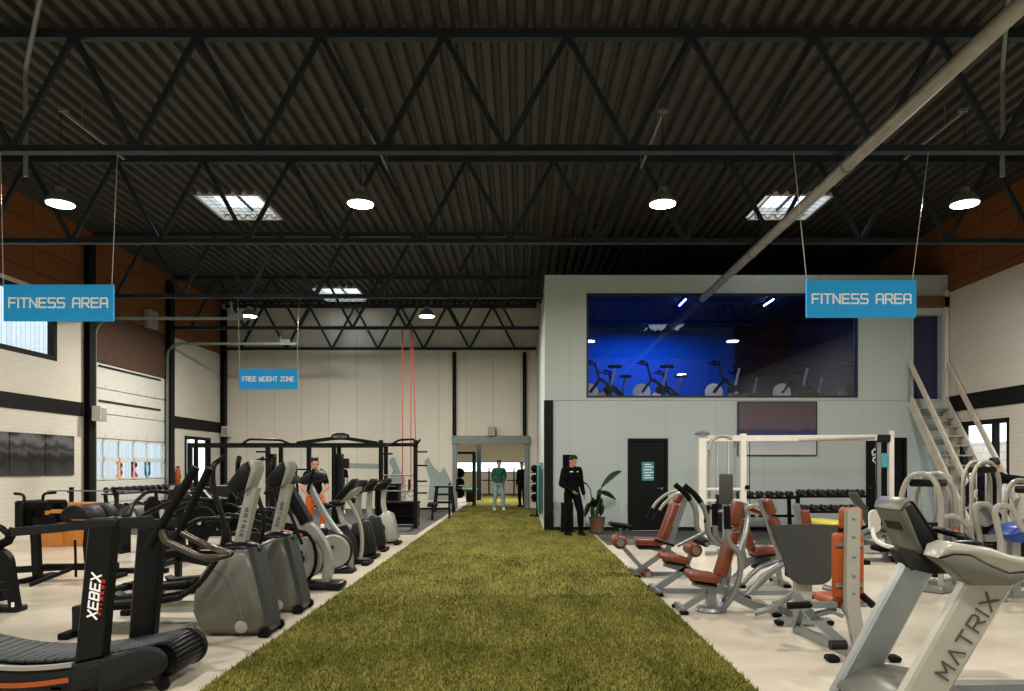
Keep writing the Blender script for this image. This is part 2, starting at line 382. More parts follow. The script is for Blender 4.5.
# left wall
W1 = (11.5, 17.7, 4.1, 5.62); GD = (19.0, 23.2, 0, 4.35); D1 = (24.4, 26.4, 0, 2.6)
struct(wall(MB(), 'x', XL, -.2, YBACK, YF, 0, 5.72, [W1, (19.0, 23.2, 0, 5.72), D1]).build('wall_left', 'block_white', smooth=0))
struct(wall(MB(), 'x', XL, -.2, YBACK, YF, 5.72, 8.0).build('wall_left_boarding', 'boards_rust', smooth=0))
struct(wall(MB(), 'x', XL - .02, -.2, 19.0, 23.2, 4.35, 5.72).build('wall_left_brick', 'brick_brown', smooth=0))
struct(wall(MB(), 'x', XL, .03, YBACK, 18.7, 2.86, 3.2).build('trim_1', 'trim_dark', smooth=0))
struct(wall(MB(), 'x', XL, .03, 23.35, YF, 2.82, 3.2).build('trim_2', 'trim_dark', smooth=0))
# right wall
W3 = (15.9, 17.7, .35, 2.65)
struct(wall(MB(), 'x', XR, .2, YBACK, YF, 0, 5.85, [W3]).build('wall_right', 'block_white', smooth=0))
struct(wall(MB(), 'x', XR, .2, YBACK, YF, 5.85, 8.0).build('wall_right_boarding', 'boards_rust', smooth=0))
struct(wall(MB(), 'x', XR, -.03, YBACK, YB, 2.92, 3.3).build('trim_3', 'trim_dark', smooth=0))
# back wall behind the viewer, with windows invented to let in fill daylight
BW = [(-8.5, -5.4, .9, 2.9), (-1.6, 1.6, .05, 2.6), (5.4, 8.3, .9, 2.9)]
struct(wall(MB(), 'y', YBACK, -.2, XL, XR, 0, 8.0, BW).build('wall_back', 'block_white', smooth=0))
# far wall
DWL, DWR, DWT = -2.38, .12, 2.42
struct(wall(MB(), 'y', YF, .2, XL, .62, 0, 8.0, [(DWL, DWR, 0, DWT)]).build('wall_far', 'clad_panel', smooth=0))
struct(MB().span((.62, YF, 6.2), (XR, YF + .2, 8.0)).build('wall_far_upper', 'clad_panel', smooth=0))
t = thing('doorway_frame', 'grey steel portal frame of the wide doorway at the end of the green turf', 'door frame', (0, YF, 0))
for x in (DWL - .08, DWR + .08):
    MB().box((x, -.03, 1.21), (.16, .2, 2.42)).build('jamb', 'steel_grey', t, 0)
MB().box(((DWL + DWR) / 2, -.06, 2.57), (DWR - DWL + .36, .3, .3)).build('header', 'steel_grey', t, 0)
# columns on the far wall
for x, lab in ((-2.47, 'black steel column on far wall left of the doorway'), (.13, 'black steel column on far wall right of the doorway')):
    o = MB().tube([(x, YF - .06, 2.72), (x, YF - .06, 5.82)], sect=(.14, .1)).build('steel_column', 'trim_dark', None, 0)
    tag(o, lab, 'column', 'columns above the far doorway')
for y, lab in ((18.87, 'black steel column at the near edge of the roller door bay'), (23.2, 'black steel column at the far edge of the roller door bay'), (27.38, 'black steel column in the far left corner of the hall')):
    t = thing('wall_column', lab, 'column', (XL + .1, y, 0), 0, 'columns on the left wall')
    b = MB().box((-.07, 0, 3.7), (.02, .26, 7.4)).box((.07, 0, 3.7), (.02, .26, 7.4)).box((0, 0, 3.7), (.14, .02, 7.4))
    b.build('shaft', 'trim_dark', t, 0)
    MB().box((0, 0, .01), (.3, .34, .02)).build('base_plate', 'steel_dark', t, 0)
# left upper window
def window(name, plane, at, dirn, hole, mull, bars, framem='trim_dark', w=.09, label=None):
    u0, u1, z0, z1 = hole
    f = MB(); frame_rect(f, plane, at, dirn * -.16, u0, u1, z0, z1, w)
    for m_ in mull: put(f, plane, at, dirn * -.12, m_ - w / 2, m_ + w / 2, z0 + w, z1 - w)
    for z in bars: put(f, plane, at, dirn * -.12, u0 + w, u1 - w, z - w / 2, z + w / 2)
    fo = struct(f.build(name, framem, None, 0), label)
    p = MB(); put(p, plane, at - dirn * .08, dirn * -.01, u0 + w * .5, u1 - w * .5, z0 + w * .5, z1 - w * .5)
    p.build('pane', 'pane', fo, 0)
    return fo
window('window_1', 'x', XL, 1, W1, [14.6], [], 'trim_dark', .12)
window('window_2', 'x', XR, -1, W3, [16.45], [], 'trim_dark', .1)
for i, b in enumerate(BW): window('window_%d' % (i + 4), 'y', YBACK, 1, b, [(b[0] + b[1]) / 2], [])  # unseen windows added as daylight openings behind the viewer
# glazed door in the left wall
dr = struct(frame_rect(MB(), 'x', XL + .03, -.16, *D1, .1, False).build('door_1', 'door_black', None, 0))
MB().span((XL - .06, D1[0] + .1, .08), (XL - .05, D1[1] - .1, D1[3] - .1)).build('pane', 'pane', dr, 0)
b = MB()
for yy in (D1[0] + .15, 25.35, 25.45, D1[1] - .15): b.span((XL - .08, yy - .04, 0), (XL - .03, yy + .04, D1[3] - .1))
b.span((XL - .08, D1[0] + .1, 0), (XL - .03, D1[1] - .1, .12)); b.build('leaf_frame', 'door_black', dr, 0)
MB().tube([(XL - .03, 25.3, .95), (XL + .04, 25.3, .95), (XL + .04, 25.3, 1.25), (XL - .03, 25.3, 1.25)], .012, 8).build('door_handle', 'chrome', dr)
# sectional overhead door
gd = struct(bpy.data.objects.new('door_2', None)); C.objects.link(gd); gd.location = (XL - .05, 0, 0)
for z0, z1 in ((0, .6), (.62, 1.2), (2.34, 2.98), (3.0, 3.65), (3.67, 4.33)):
    p = MB(); p.span((-.05, GD[0], z0), (0, GD[1], z1), .012)
    for k in range(7):
        yy = GD[0] + .3 + k * .54; p.disc((.004, yy, z0 + .08), .025, .02, (1, 0, 0), 8)
    p.build('door_panel', 'white_paint', gd, 0)
MB().span((-.07, GD[0], 0), (-.051, GD[1], 1.22)).span((-.07, GD[0], 2.32), (-.051, GD[1], 4.36)).build('door_backing', 'white_paint', gd, 0)
for z0, z1 in ((1.22, 1.77), (1.78, 2.32)):
    w = MB(); frame_rect(w, 'x', 0, -.05, GD[0], GD[1], z0, z1, .05)
    for k in range(1, 5): yy = GD[0] + k * .77; w.span((-.05, yy - .025, z0), (0, yy + .025, z1))
    wf = w.build('window_row', 'white_paint', gd, 0)
    MB().span((-.03, GD[0] + .03, z0 + .03), (-.025, GD[1] - .03, z1 - .03)).build('pane', 'pane', wf, 0)
MB().tube([(.03, GD[0] + .5, 3.33), (.03, GD[1] - .4, 3.33)], .025, 8).build('rail_bar', 'steel_dark', gd)
MB().tube([(.03, GD[0] + .5, 4.25), (.03, GD[1] - .4, 4.25)], .025, 8).build('rail_bar', 'steel_dark', gd)
mat('sticker_orange', '#d8873a', .6); mat('sticker_red', '#b5383a', .6); mat('sticker_blue', '#2a7fa8', .6)
for px_, m_, pl in ((121, 'sticker_orange', [[(0, 1), (.6, 1), (1, .8), (.5, .55), (1, .3), (.6, 0), (0, 0)]]), (136.5, 'sticker_red', [[(0, 0), (0, 1), (.9, .85), (0, .5), (1, 0)]]), (149.5, 'sticker_blue', [[(0, 1), (0, .2), (.3, 0), (.9, .2), (.9, 1), (.45, .9)]])):
    yy = XL * F / (px_ - VX); b = MB()
    for p in pl:
        P = [Vector((-.015, yy - .12 + x * .28, 1.3 + z * .4)) for x, z in p]
        for a_, b_ in zip(P[:-1], P[1:]):
            d = b_ - a_; L = d.length; d.normalize(); b.box((a_ + b_) / 2, (L + .05, .11, .008), Matrix((d, d.cross(Vector((1, 0, 0))), Vector((1, 0, 0)))).transposed())
    b.build('window_sticker', m_, gd, 0)
# overhead tracks of that door
for y, lab in ((19.15, 'grey overhead door track hanging nearer the viewer'), (23.1, 'grey overhead door track hanging nearer the far wall')):
    t = thing('door_track', lab, 'door track', (XL, y, 0), 0, 'overhead door tracks')
    MB().tube([(.06, 0, .05), (.06, 0, 5.42), (4.1, 0, 5.42)], sect=(.07, .06), rad=.5, k=8).build('rail', 'steel_grey', t, 0)
    MB().tube([(3.6, 0, 5.45), (3.6, 0, 5.86)], sect=(.05, .03)).tube([(3.6, 0, 5.5), (3.9, 0, 5.5)], sect=(.1, .1)).build('hanger', 'steel_grey', t, 0)

# ------------------------------------------------------------------ spin studio block
DRA = (2.63, 3.62, 0, 2.28); DRB = (8.5, 9.5, 0, 2.3); SG = (1.62, 8.28, 3.28, 5.85); SO = (9.66, 10.36, 3.25, 5.32)
struct(wall(MB(), 'y', YB + .03, .17, .79, XR, 0, 3.22, [DRA, DRB]).build('wall_studio_lower', 'panel_grey', smooth=0))
struct(wall(MB(), 'y', YB, .2, .59, XR, 3.22, 6.22, [SG, SO]).build('wall_studio_upper', 'panel_grey', smooth=0))
struct(MB().span((.59, YB + .2, 0), (.72, YF, 6.22)).build('wall_studio_side', 'panel_grey', smooth=0))
struct(MB().span((.57, YB - .02, 0), (.79, YB + .2, 3.22)).build('trim_4', 'trim_dark', smooth=0))
struct(MB().span((.72, YB + .2, 3.02), (XR, YF, 3.22)).build('floor_studio', 'spin_floor', smooth=0))
struct(MB().span((.59, YB + .21, 6.22), (XR, YF, 6.35)).build('ceiling_studio', 'navy_wall', smooth=0))
struct(MB().span((.59, YB, 6.22), (XR, YB + .21, 6.3)).build('trim_5', 'panel_grey', smooth=0))
struct(MB().span((.72, 24.6, 3.22), (XR, 24.75, 6.22)).build('wall_studio_back', 'spin_wall', smooth=0))
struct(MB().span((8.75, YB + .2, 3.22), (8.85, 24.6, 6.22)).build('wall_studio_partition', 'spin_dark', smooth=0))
o = MB().box((9.99, YB - .05, 5.62), (1.0, .12, .26)).build('lintel_beam', 'wood_orange', None, 0); o.data.materials[0] = mat('beam_brown', '#6b4630', .6); tag(o, 'brown timber lintel beam above the opening at the top of the stairs', 'beam')
o = MB().tube([(10.42, YB - .06, 0), (10.42, YB - .06, 5.9)], sect=(.1, .1)).build('stair_post', 'white_paint', None, 0); tag(o, 'slim white post in the corner beside the stair opening', 'post')
sg = struct(frame_rect(MB(), 'y', YB - .01, .1, SG[0] - .01, SG[1] + .01, SG[2], SG[3], .05).build('window_3', 'steel_dark', None, 0))
MB().span((SG[0] + .02, YB + .05, SG[2] + .03), (SG[1] - .02, YB + .06, SG[3] - .03)).build('pane', 'spin_glass', sg, 0)
def leaf_door(name, hole, handle_x):
    d = struct(frame_rect(MB(), 'y', YB, .18, *hole, .07, False).build(name, 'door_black', None, 0))
    MB().span((hole[0] + .07, YB + .05, .01), (hole[1] - .07, YB + .1, hole[3] - .07), .004).build('door_leaf', 'door_black', d, 0)
    MB().tube([(handle_x, YB + .05, 1.05), (handle_x, YB - .01, 1.05), (handle_x - .14, YB - .01, 1.05)], .012, 8).disc((handle_x, YB + .045, 1.05), .03, .012).build('door_handle', 'chrome', d)
    return d
d3 = leaf_door('door_3', DRA, 3.48)
d4 = leaf_door('door_4', DRB, 8.72)
# teal notice on door
nt_ = MB().box((3.13, YB + .044, 1.47), (.3, .008, .46)).build('notice', 'teal_paper', d3, 0)
b = MB()
for k, (wd, z) in enumerate(((.16, 1.64), (.22, 1.58), (.2, 1.51), (.23, 1.44), (.18, 1.37), (.22, 1.31))): b.box((3.13 + (.02 if k % 2 else -.01), YB + .038, z), (wd, .004, .025))
b.build('printed_line', 'letter_white', nt_, 0)
# the graffiti-like white mark on the second door
b = MB()
for pl in ([(8.66, 1.95), (8.72, 2.02), (8.8, 1.98), (8.76, 1.9), (8.68, 1.86)], [(8.7, 1.8), (8.8, 1.84), (8.84, 1.74), (8.74, 1.68), (8.68, 1.74)]): b.tube([(x, YB + .042, z) for x, z in pl], .022, 6, closed=True)
b.build('door_mark', 'letter_white', d4)
# wall picture
t = thing('wall_picture', 'large blue and brown photo print on the studio wall behind the cable beam', 'picture', (6.3, YB, 2.52))
MB().box((0, 0, 0), (1.92, .05, 1.3), None, .008).build('print', 'photo_colour', t, 0)
b = MB(); frame_rect(b, 'y', -.03, .02, -.975, .975, -.665, .665, .02); b.build('frame', 'trim_dark', t, 0)
o = MB().box((wx(569, YB), YB + .01, wz(462, YB)), (.3, .04, .36), None, .005).build('notice_board', 'navy_cloth'); tag(o, 'small dark blue notice on the wall behind the head of the man in black', 'notice')
# blue LEDs and light of the studio
for x, lab in ((4.5, 'glowing blue tube light on studio ceiling, left one'), (6.9, 'glowing blue tube light on studio ceiling, right one')):
    t = thing('tube_light', lab, 'light', (x, 20.6, 6.153), 0, 'blue studio tube lights')
    MB().box((0, 0, .04), (.08, 1.0, .05)).build('housing', 'charcoal', t, 0)
    MB().tube([(0, -.4, 0), (0, .4, 0)], .016, 10).build('tube', 'led_blue', t)
def area(name, loc, size, power, col, rot=(0, 0, 0), shape='DISK', sy=None, spread=PI):
    l = bpy.data.lights.new(name, 'AREA'); l.energy = power; l.color = col; l.shape = shape; l.size = size
    if sy: l.size_y = sy
    l.spread = spread
    o = bpy.data.objects.new(name, l); C.objects.link(o); o.location = loc; o.rotation_euler = rot; return o
area('studio_blue_light', (3.9, 22.9, 6.0), 2.4, 130, (.0, .2, 1), shape='RECTANGLE', sy=.5)
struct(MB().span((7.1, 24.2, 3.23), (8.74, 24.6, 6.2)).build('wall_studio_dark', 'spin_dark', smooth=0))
struct(MB().span((9.5, YB + .24, 3.23), (XR, YB + .3, 6.2)).build('dark_sheet_landing', 'navy_wall', smooth=0))  # navy sheet added behind the stair opening, standing in for its dark interior

# ------------------------------------------------------------------ roof
SKY = [(-7.15, -5.9, 16.45, 17.95), (5.6, 6.85, 16.45, 17.95), (-7.0, -5.6, 25.0, 26.9), (-7.2, -5.9, 3.5, 5.0), (5.6, 6.9, 3.5, 5.0)]
def deck():
    mb = MB(); pitch = .25; n = int((XR - XL + .4) / pitch) + 1
    prof = [(0, 0), (.10, 0), (.135, .085), (.215, .085), (.25, 0)]
    for i in range(n):
        x0 = XL - .2 + i * pitch
        ivs = [(YBACK - .2, YF + .2)]
        for (a, b, c, d) in SKY:
            if x0 + pitch > a + .02 and x0 < b - .02:
                ivs = [q for (e, f) in ivs for q in (((e, c), (d, f)) if e <= c and d <= f else ((e, f),))]
        for (e, f) in ivs:
            for (p, q) in zip(prof[:-1], prof[1:]):
                mb.add([(x0 + p[0], e, ZR + p[1]), (x0 + q[0], e, ZR + q[1]), (x0 + q[0], f, ZR + q[1]), (x0 + p[0], f, ZR + p[1])], [(0, 1, 2, 3)])
    return mb
o = struct(deck().build('ceiling', 'roof_deck', None, 0))
sm = o.modifiers.new('s', 'SOLIDIFY'); sm.thickness = .01
for (a, b, c, d), lab in zip(SKY, ('wire gridded skylight high on the left between trusses', 'skylight high on the right crossed by the long pale pipe', 'small far skylight above the blue free weight sign', 'skylight in the roof on the left, nearest the entrance', 'skylight in the roof on the right, nearest the entrance')):
    if c < 8: continue
    t = thing('skylight', lab, 'skylight', ((a + b) / 2, (c + d) / 2, ZR), 0, 'roof skylights')
    w, h = (b - a) / 2 + .07, (d - c) / 2 + .05
    f = MB()
    for sx in (-1, 1): f.box((sx * w, 0, .12), (.05, 2 * h + .05, .3)); f.box((0, sx * h, .12), (2 * w, .05, .3))
    f.build('upstand', 'white_paint', t, 0)
    MB().box((0, 0, .25), (2 * w, 2 * h, .02)).build('pane', 'pane', t, 0)
    g = MB()
    for k in range(1, 9): g.box((-w + 2 * w * k / 9, 0, .02), (.007, 2 * h, .007))
    for k in range(1, 7): g.box((0, -h + 2 * h * k / 7, .02), (2 * w, .007, .007))
    g.box((0, 0, .2), (.05, 2 * h, .05))
    g.build('wire_grid', 'steel_dark', t, 0)
TR = [(10.13, XL + .05, XR - .05), (14.26, XL + .05, XR - .05), (18.87, XL + .2, .57), (23.2, XL + .2, .57), (27.3, XL + .2, .57)]
ZB, ZT = 5.93, 7.5
TL = ['roof truss nearest the viewer carrying the two fitness area signs', 'second roof truss from the viewer spanning over the pendant lamps', 'third roof truss meeting the edge of the studio block', 'fourth roof truss carrying the red gym ring straps', 'last roof truss set against the far wall']
for (y, x0, x1), lab in zip(TR, TL):
    t = thing('roof_truss', lab, 'roof truss', (0, y, 0), 0, 'roof trusses')
    MB().tube([(x0, 0, ZT), (x1, 0, ZT)], sect=(.12, .12)).build('top_chord', 'steel_dark', t, 0)
    MB().tube([(x0, 0, ZB), (x1, 0, ZB)], sect=(.1, .1)).box(((x0 + x1) / 2, -.065, ZB - .045), (x1 - x0, .04, .012)).build('bottom_chord', 'steel_dark', t, 0)
    nodes = []
    k = math.ceil((x0 + .21) / 1.69); x = -.21 + k * 1.69
    while x < x1:
        for sx in (-.845, .845):
            if x0 < x + sx < x1 + .05: nodes.append(((x, ZB), (x + sx, ZT)))
        x += 1.69
    for (a, b) in nodes:
        MB().tube([(a[0], 0, a[1]), (b[0], 0, b[1])], sect=(.075, .06)).build('diagonal', 'steel_dark', t, 0)
# long pale pipe
t = thing('ceiling_pipe', 'long pale round pipe running the length of the hall under the right roof', 'pipe', (4.46, 0, 5.71))
MB().tube([(0, -4.9, 0), (0, YB - .02, 0)], .085, 16).build('tube', 'pipe_grey', t)
for y in (10.13, 14.26): MB().lathe([(.1, -.03), (.1, .03)], (0, y, 0), (0, 1, 0), 16).tube([(0, y, .09), (0, y, .14)], .015, 6).build('pipe_clamp', 'steel_grey', t)
for pts, lab in ((((-7.1, 10.6, 5.75), (-7.1, 10.6, 7.3), (-6.1, 9.4, 7.6)), 'grey downpipe hanging beside the first truss on the left'), (((6.9, 10.6, 5.75), (6.9, 10.6, 7.3), (6.2, 9.4, 7.6)), 'grey downpipe hanging beside the first truss on the right')):
    o = MB().tube(pts, .032, 12, .1).build('roof_downpipe', 'steel_grey'); tag(o, lab, 'pipe', 'roof downpipes')
for x, y0, y1, lab in ((-2.54, 11.8, 14.0, 'short grey conduit under the roof above the left turf lamp'), (2.27, 11.8, 14.0, 'short grey conduit under the roof above the right turf lamp'), (7.05, 11.8, 13.6, 'short grey conduit under the roof above the rightmost lamp'), (-7.3, 11.8, 13.6, 'short grey conduit under the roof above the leftmost lamp')):
    o = MB().tube([(x, y0, 7.25), (x, y1, 7.25)], sect=(.04, .04)).box((x, y0, 7.27), (.14, .06, .05)).tube([(x, y1, 7.25), (x, y1, ZR)], .008, 6).tube([(x, y0 + .5, 7.25), (x, y0 + .5, ZR)], .008, 6).build('conduit', 'steel_grey', None, 0); tag(o, lab, 'conduit', 'ceiling conduits')
# pendant lamps
def lamp(loc, lab, cz=7.25):
    t = thing('pendant_lamp', lab, 'lamp', loc, 0, 'high bay pendant lamps')
    MB().lathe([(.03, .26), (.07, .25), (.08, .17), (.13, .15), (.19, .06), (.225, 0), (.215, -.01)], n=24).build('housing', 'steel_grey', t)
    MB().disc((0, 0, -.012), .2, .02, (0, 0, 1), 24).build('diffuser', 'lamp_face', t)
    MB().tube([(0, 0, .25), (0, 0, cz - loc[2])], .006, 6).build('cable', 'rubber', t)
    l = area('lamp_light', (0, 0, -.03), .4, LAMP_W * (1.6 if loc[1] > 15 else 1), (1, .93, .81)); l.parent = t
    return t
LAMP_W = 185
for x, lab in ((-7.35, 'pendant lamp over the left machines, leftmost of the front row'), (-2.56, 'pendant lamp above the left edge of the turf in the front row'), (2.26, 'pendant lamp above the right edge of the turf in the front row'), (7.08, 'pendant lamp over the right machines, rightmost of the front row')):
    lamp((x, 11.8, 5.79), lab)
for x, lab in ((-7.5, 'small far pendant lamp near the left wall'), (-2.6, 'small far pendant lamp before the far wall above the racks')):
    lamp((x, 20.4, 5.74), lab, ZR)
for x, lab in ((-7.3, 'pendant lamp in the row by the entrance, far left'), (-2.5, 'pendant lamp in the row by the entrance, left of centre'), (2.2, 'pendant lamp in the row by the entrance, right of centre'), (7.3, 'pendant lamp in the row by the entrance, far right')):
    lamp((x, 2.9, 5.79), lab, ZR)

# ------------------------------------------------------------------ hanging signs
def sign(text, loc, w, h, y, wires, lab, th, total, sw):
    t = thing('hanging_sign', lab, 'sign', loc)
    MB().box((0, 0, 0), (w, .03, h), None, .003).build('board', 'sign_blue', t, 0)
    words(text, (-total / 2, -.016, -th / 2), (1, 0, 0), (0, 0, 1), th, sw, total, 'letter_white', t)
    for (a, b) in wires: MB().tube([(a, 0, h / 2 - .02), (b, 0, ZB - .05 - loc[2])], .006, 6).build('wire', 'pale_plastic', t)
sign('FITNESS AREA', (wx(59, 10.1), 10.1, wz(303, 10.1)), 1.5, .5, 10.1, [(-.76, -.8), (.72, .8)], 'blue fitness area sign hanging at left', .125, 1.34, .021)
sign('FITNESS AREA', (wx(861, 10.1), 10.1, wz(299, 10.1)), 1.5, .51, 10.1, [(-.74, -.92), (.7, .92)], 'blue fitness area sign hanging at right in front of the studio', .125, 1.34, .021)
sign('FREE WEIGHT ZONE', (wx(268.5, 18.85), 18.85, wz(379, 18.85)), 1.5, .52, 18.85, [(-.74, -.78), (.72, .78)], 'blue free weight zone sign hanging before the far wall', .11, 1.3, .019)

# wall posters and small wall fittings
for (a, b), lab in zip(((0, 7), (8, 43), (44, 73)), ('black and white gym photo panel at the left end of the poster row', 'wide black and white gym photo panel in the middle of the poster row', 'black and white gym photo panel at the right end of the poster row')):
    ya, yb = XL * F / (a - VX if a else -VX - 12), XL * F / (b - VX)
    t = thing('photo_panel', lab, 'picture', (XL + .02, (ya + yb) / 2, 1.86), 0, 'black and white wall photos')
    hw = (yb - ya) / 2 - .01
    MB().box((0, 0, 0), (.04, hw * 2, .96), None, .004).build('print', 'photo_bw', t, 0)
def wall_speaker(loc, lab, rz, m='white_paint'):
    t = thing('wall_speaker', lab, 'speaker', loc, rz, 'white wall speakers')
    MB().prism([(-.15, -.18), (.15, -.18), (.13, .2), (-.13, .2)], -.28, -.04, 'xz', .015).build('cabinet', m, t)
    MB().box((0, -.285, 0), (.22, .01, .3)).build('grille', 'pale_plastic', t, 0)
    MB().box((0, -.02, 0), (.06, .08, .1)).build('bracket', 'steel_grey', t, 0)
wall_speaker((XL + .18, 18.87, wz(414, 18.87)), 'white speaker on the black column beside the overhead door', PI / 2)
wall_speaker((wx(227, 27.35), 27.42, wz(432, 27.4)), 'white speaker in the far left corner of the hall', 0)
wall_speaker((wx(491, 27.3), 27.42, 2.9), 'white speaker standing on the header over the far doorway', 0)
o = MB().box((XL + .1, 22.0, 5.45 + .5), (.2, .5, .55), None, .02).build('air_vent_box', 'pale_plastic'); tag(o, 'pale vent box high on the rust boards above the overhead door', 'vent')
t = thing('fire_extinguisher', 'orange red extinguisher on the left wall beside the glazed door', 'extinguisher', (XL + .08, 23.75, 1.0))
MB().lathe([(.07, 0), (.08, .03), (.08, .42), (.05, .5), (.02, .53)]).build('tank', 'bright_orange', t)
MB().box((0, 0, .57), (.1, .03, .05)).tube([(0, 0, .55), (.06, 0, .5), (.09, 0, .2)], .012, 6, .05).build('valve', 'black_metal', t)

# ------------------------------------------------------------------ stairs
t = thing('staircase', 'steep pale open staircase rising to the studio opening in the right corner', 'stairs', (9.98, YB, 0))
run, rise = 2.65, 3.22
for sx in (-.42, .42):
    MB().tube([(sx, -.02, rise), (sx, -run, 0.02)], sect=(.25, .05), up=(1, 0, 0)).build('stringer', 'wood_rail', t, 0)
for k in range(1, 14):
    f = k / 14; MB().box((0, -run * f - .02, rise * (1 - f)), (.8, .23, .035), None, .004).build('tread', 'tread', t, 0)
for sx in (-.45, .45):
    r_ = MB().tube([(sx, -.05, rise + .95), (sx, -run, .9)], sect=(.11, .06), up=(1, 0, 0)).build('handrail', 'wood_rail', t, 0)
    for f in (.02, .98): MB().tube([(sx, -run * f, rise * (1 - f)), (sx, -run * f - .01, rise * (1 - f) + .92)], .02, 8).build('baluster', 'steel_grey', r_)

# ------------------------------------------------------------------ turf
def turf():
    base = MB(); base.span((-2.25, .5, 0), (1.66, YB - .02, .025)); base.span((-2.25, YB - .02, 0), (.56, 42.2, .025))
    o = base.build('turf_strip', 'turf', None, 0); tag(o, 'long olive green artificial turf lane down the middle of the hall', 'turf')
    vs, fs = [], []
    rnd = random.random
    for (y0, y1, dens, h) in ((4.6, 6.5, 3400, .045), (6.5, 9, 2200, .045), (9, 13, 1100, .045), (13, 18.2, 600, .045)):
        n = int(3.9 * (y1 - y0) * dens)
        for _ in range(n):
            x = -2.25 + 3.91 * rnd(); y = y0 + (y1 - y0) * rnd(); a = rnd() * 6.283; w = .004 + .003 * rnd(); hh = h * (.5 + .6 * rnd())
            dx, dy = math.cos(a) * w, math.sin(a) * w; lx, ly = (rnd() - .5) * .05, (rnd() - .5) * .05
            k = len(vs); vs += [(x - dx, y - dy, .02), (x + dx, y + dy, .02), (x + lx, y + ly, .02 + hh)]; fs.append((k, k + 1, k + 2))
    for _ in range(16000):
        x = -2.25 + 2.8 * rnd(); y = 18.2 + 11 * rnd(); a = rnd() * 6.283; w = .006; hh = .045 * (.5 + .6 * rnd()); dx, dy = math.cos(a) * w, math.sin(a) * w; k = len(vs)
        vs += [(x - dx, y - dy, .02), (x + dx, y + dy, .02), (x + (rnd() - .5) * .05, y + (rnd() - .5) * .05, .02 + hh)]; fs.append((k, k + 1, k + 2))
    me = bpy.data.meshes.new('grass_blades'); me.from_pydata(vs, [], fs); me.materials.append(M['turf'])
    g = bpy.data.objects.new('grass_blades', me); C.objects.link(g); g.parent = o; g['kind'] = 'stuff'
turf()

# ================================================================== RIGHT OF THE TURF
def Q(Y, x0):
    """pixel -> local (x, z) at distance Y for a thing whose base stands at x0"""
    return lambda px, py: (wx(px, Y) - x0, wz(py, Y))
def foot(mb, x, y, w=.12, d=.07): mb.box((x, y, .015), (w, d, .03), None, .008)

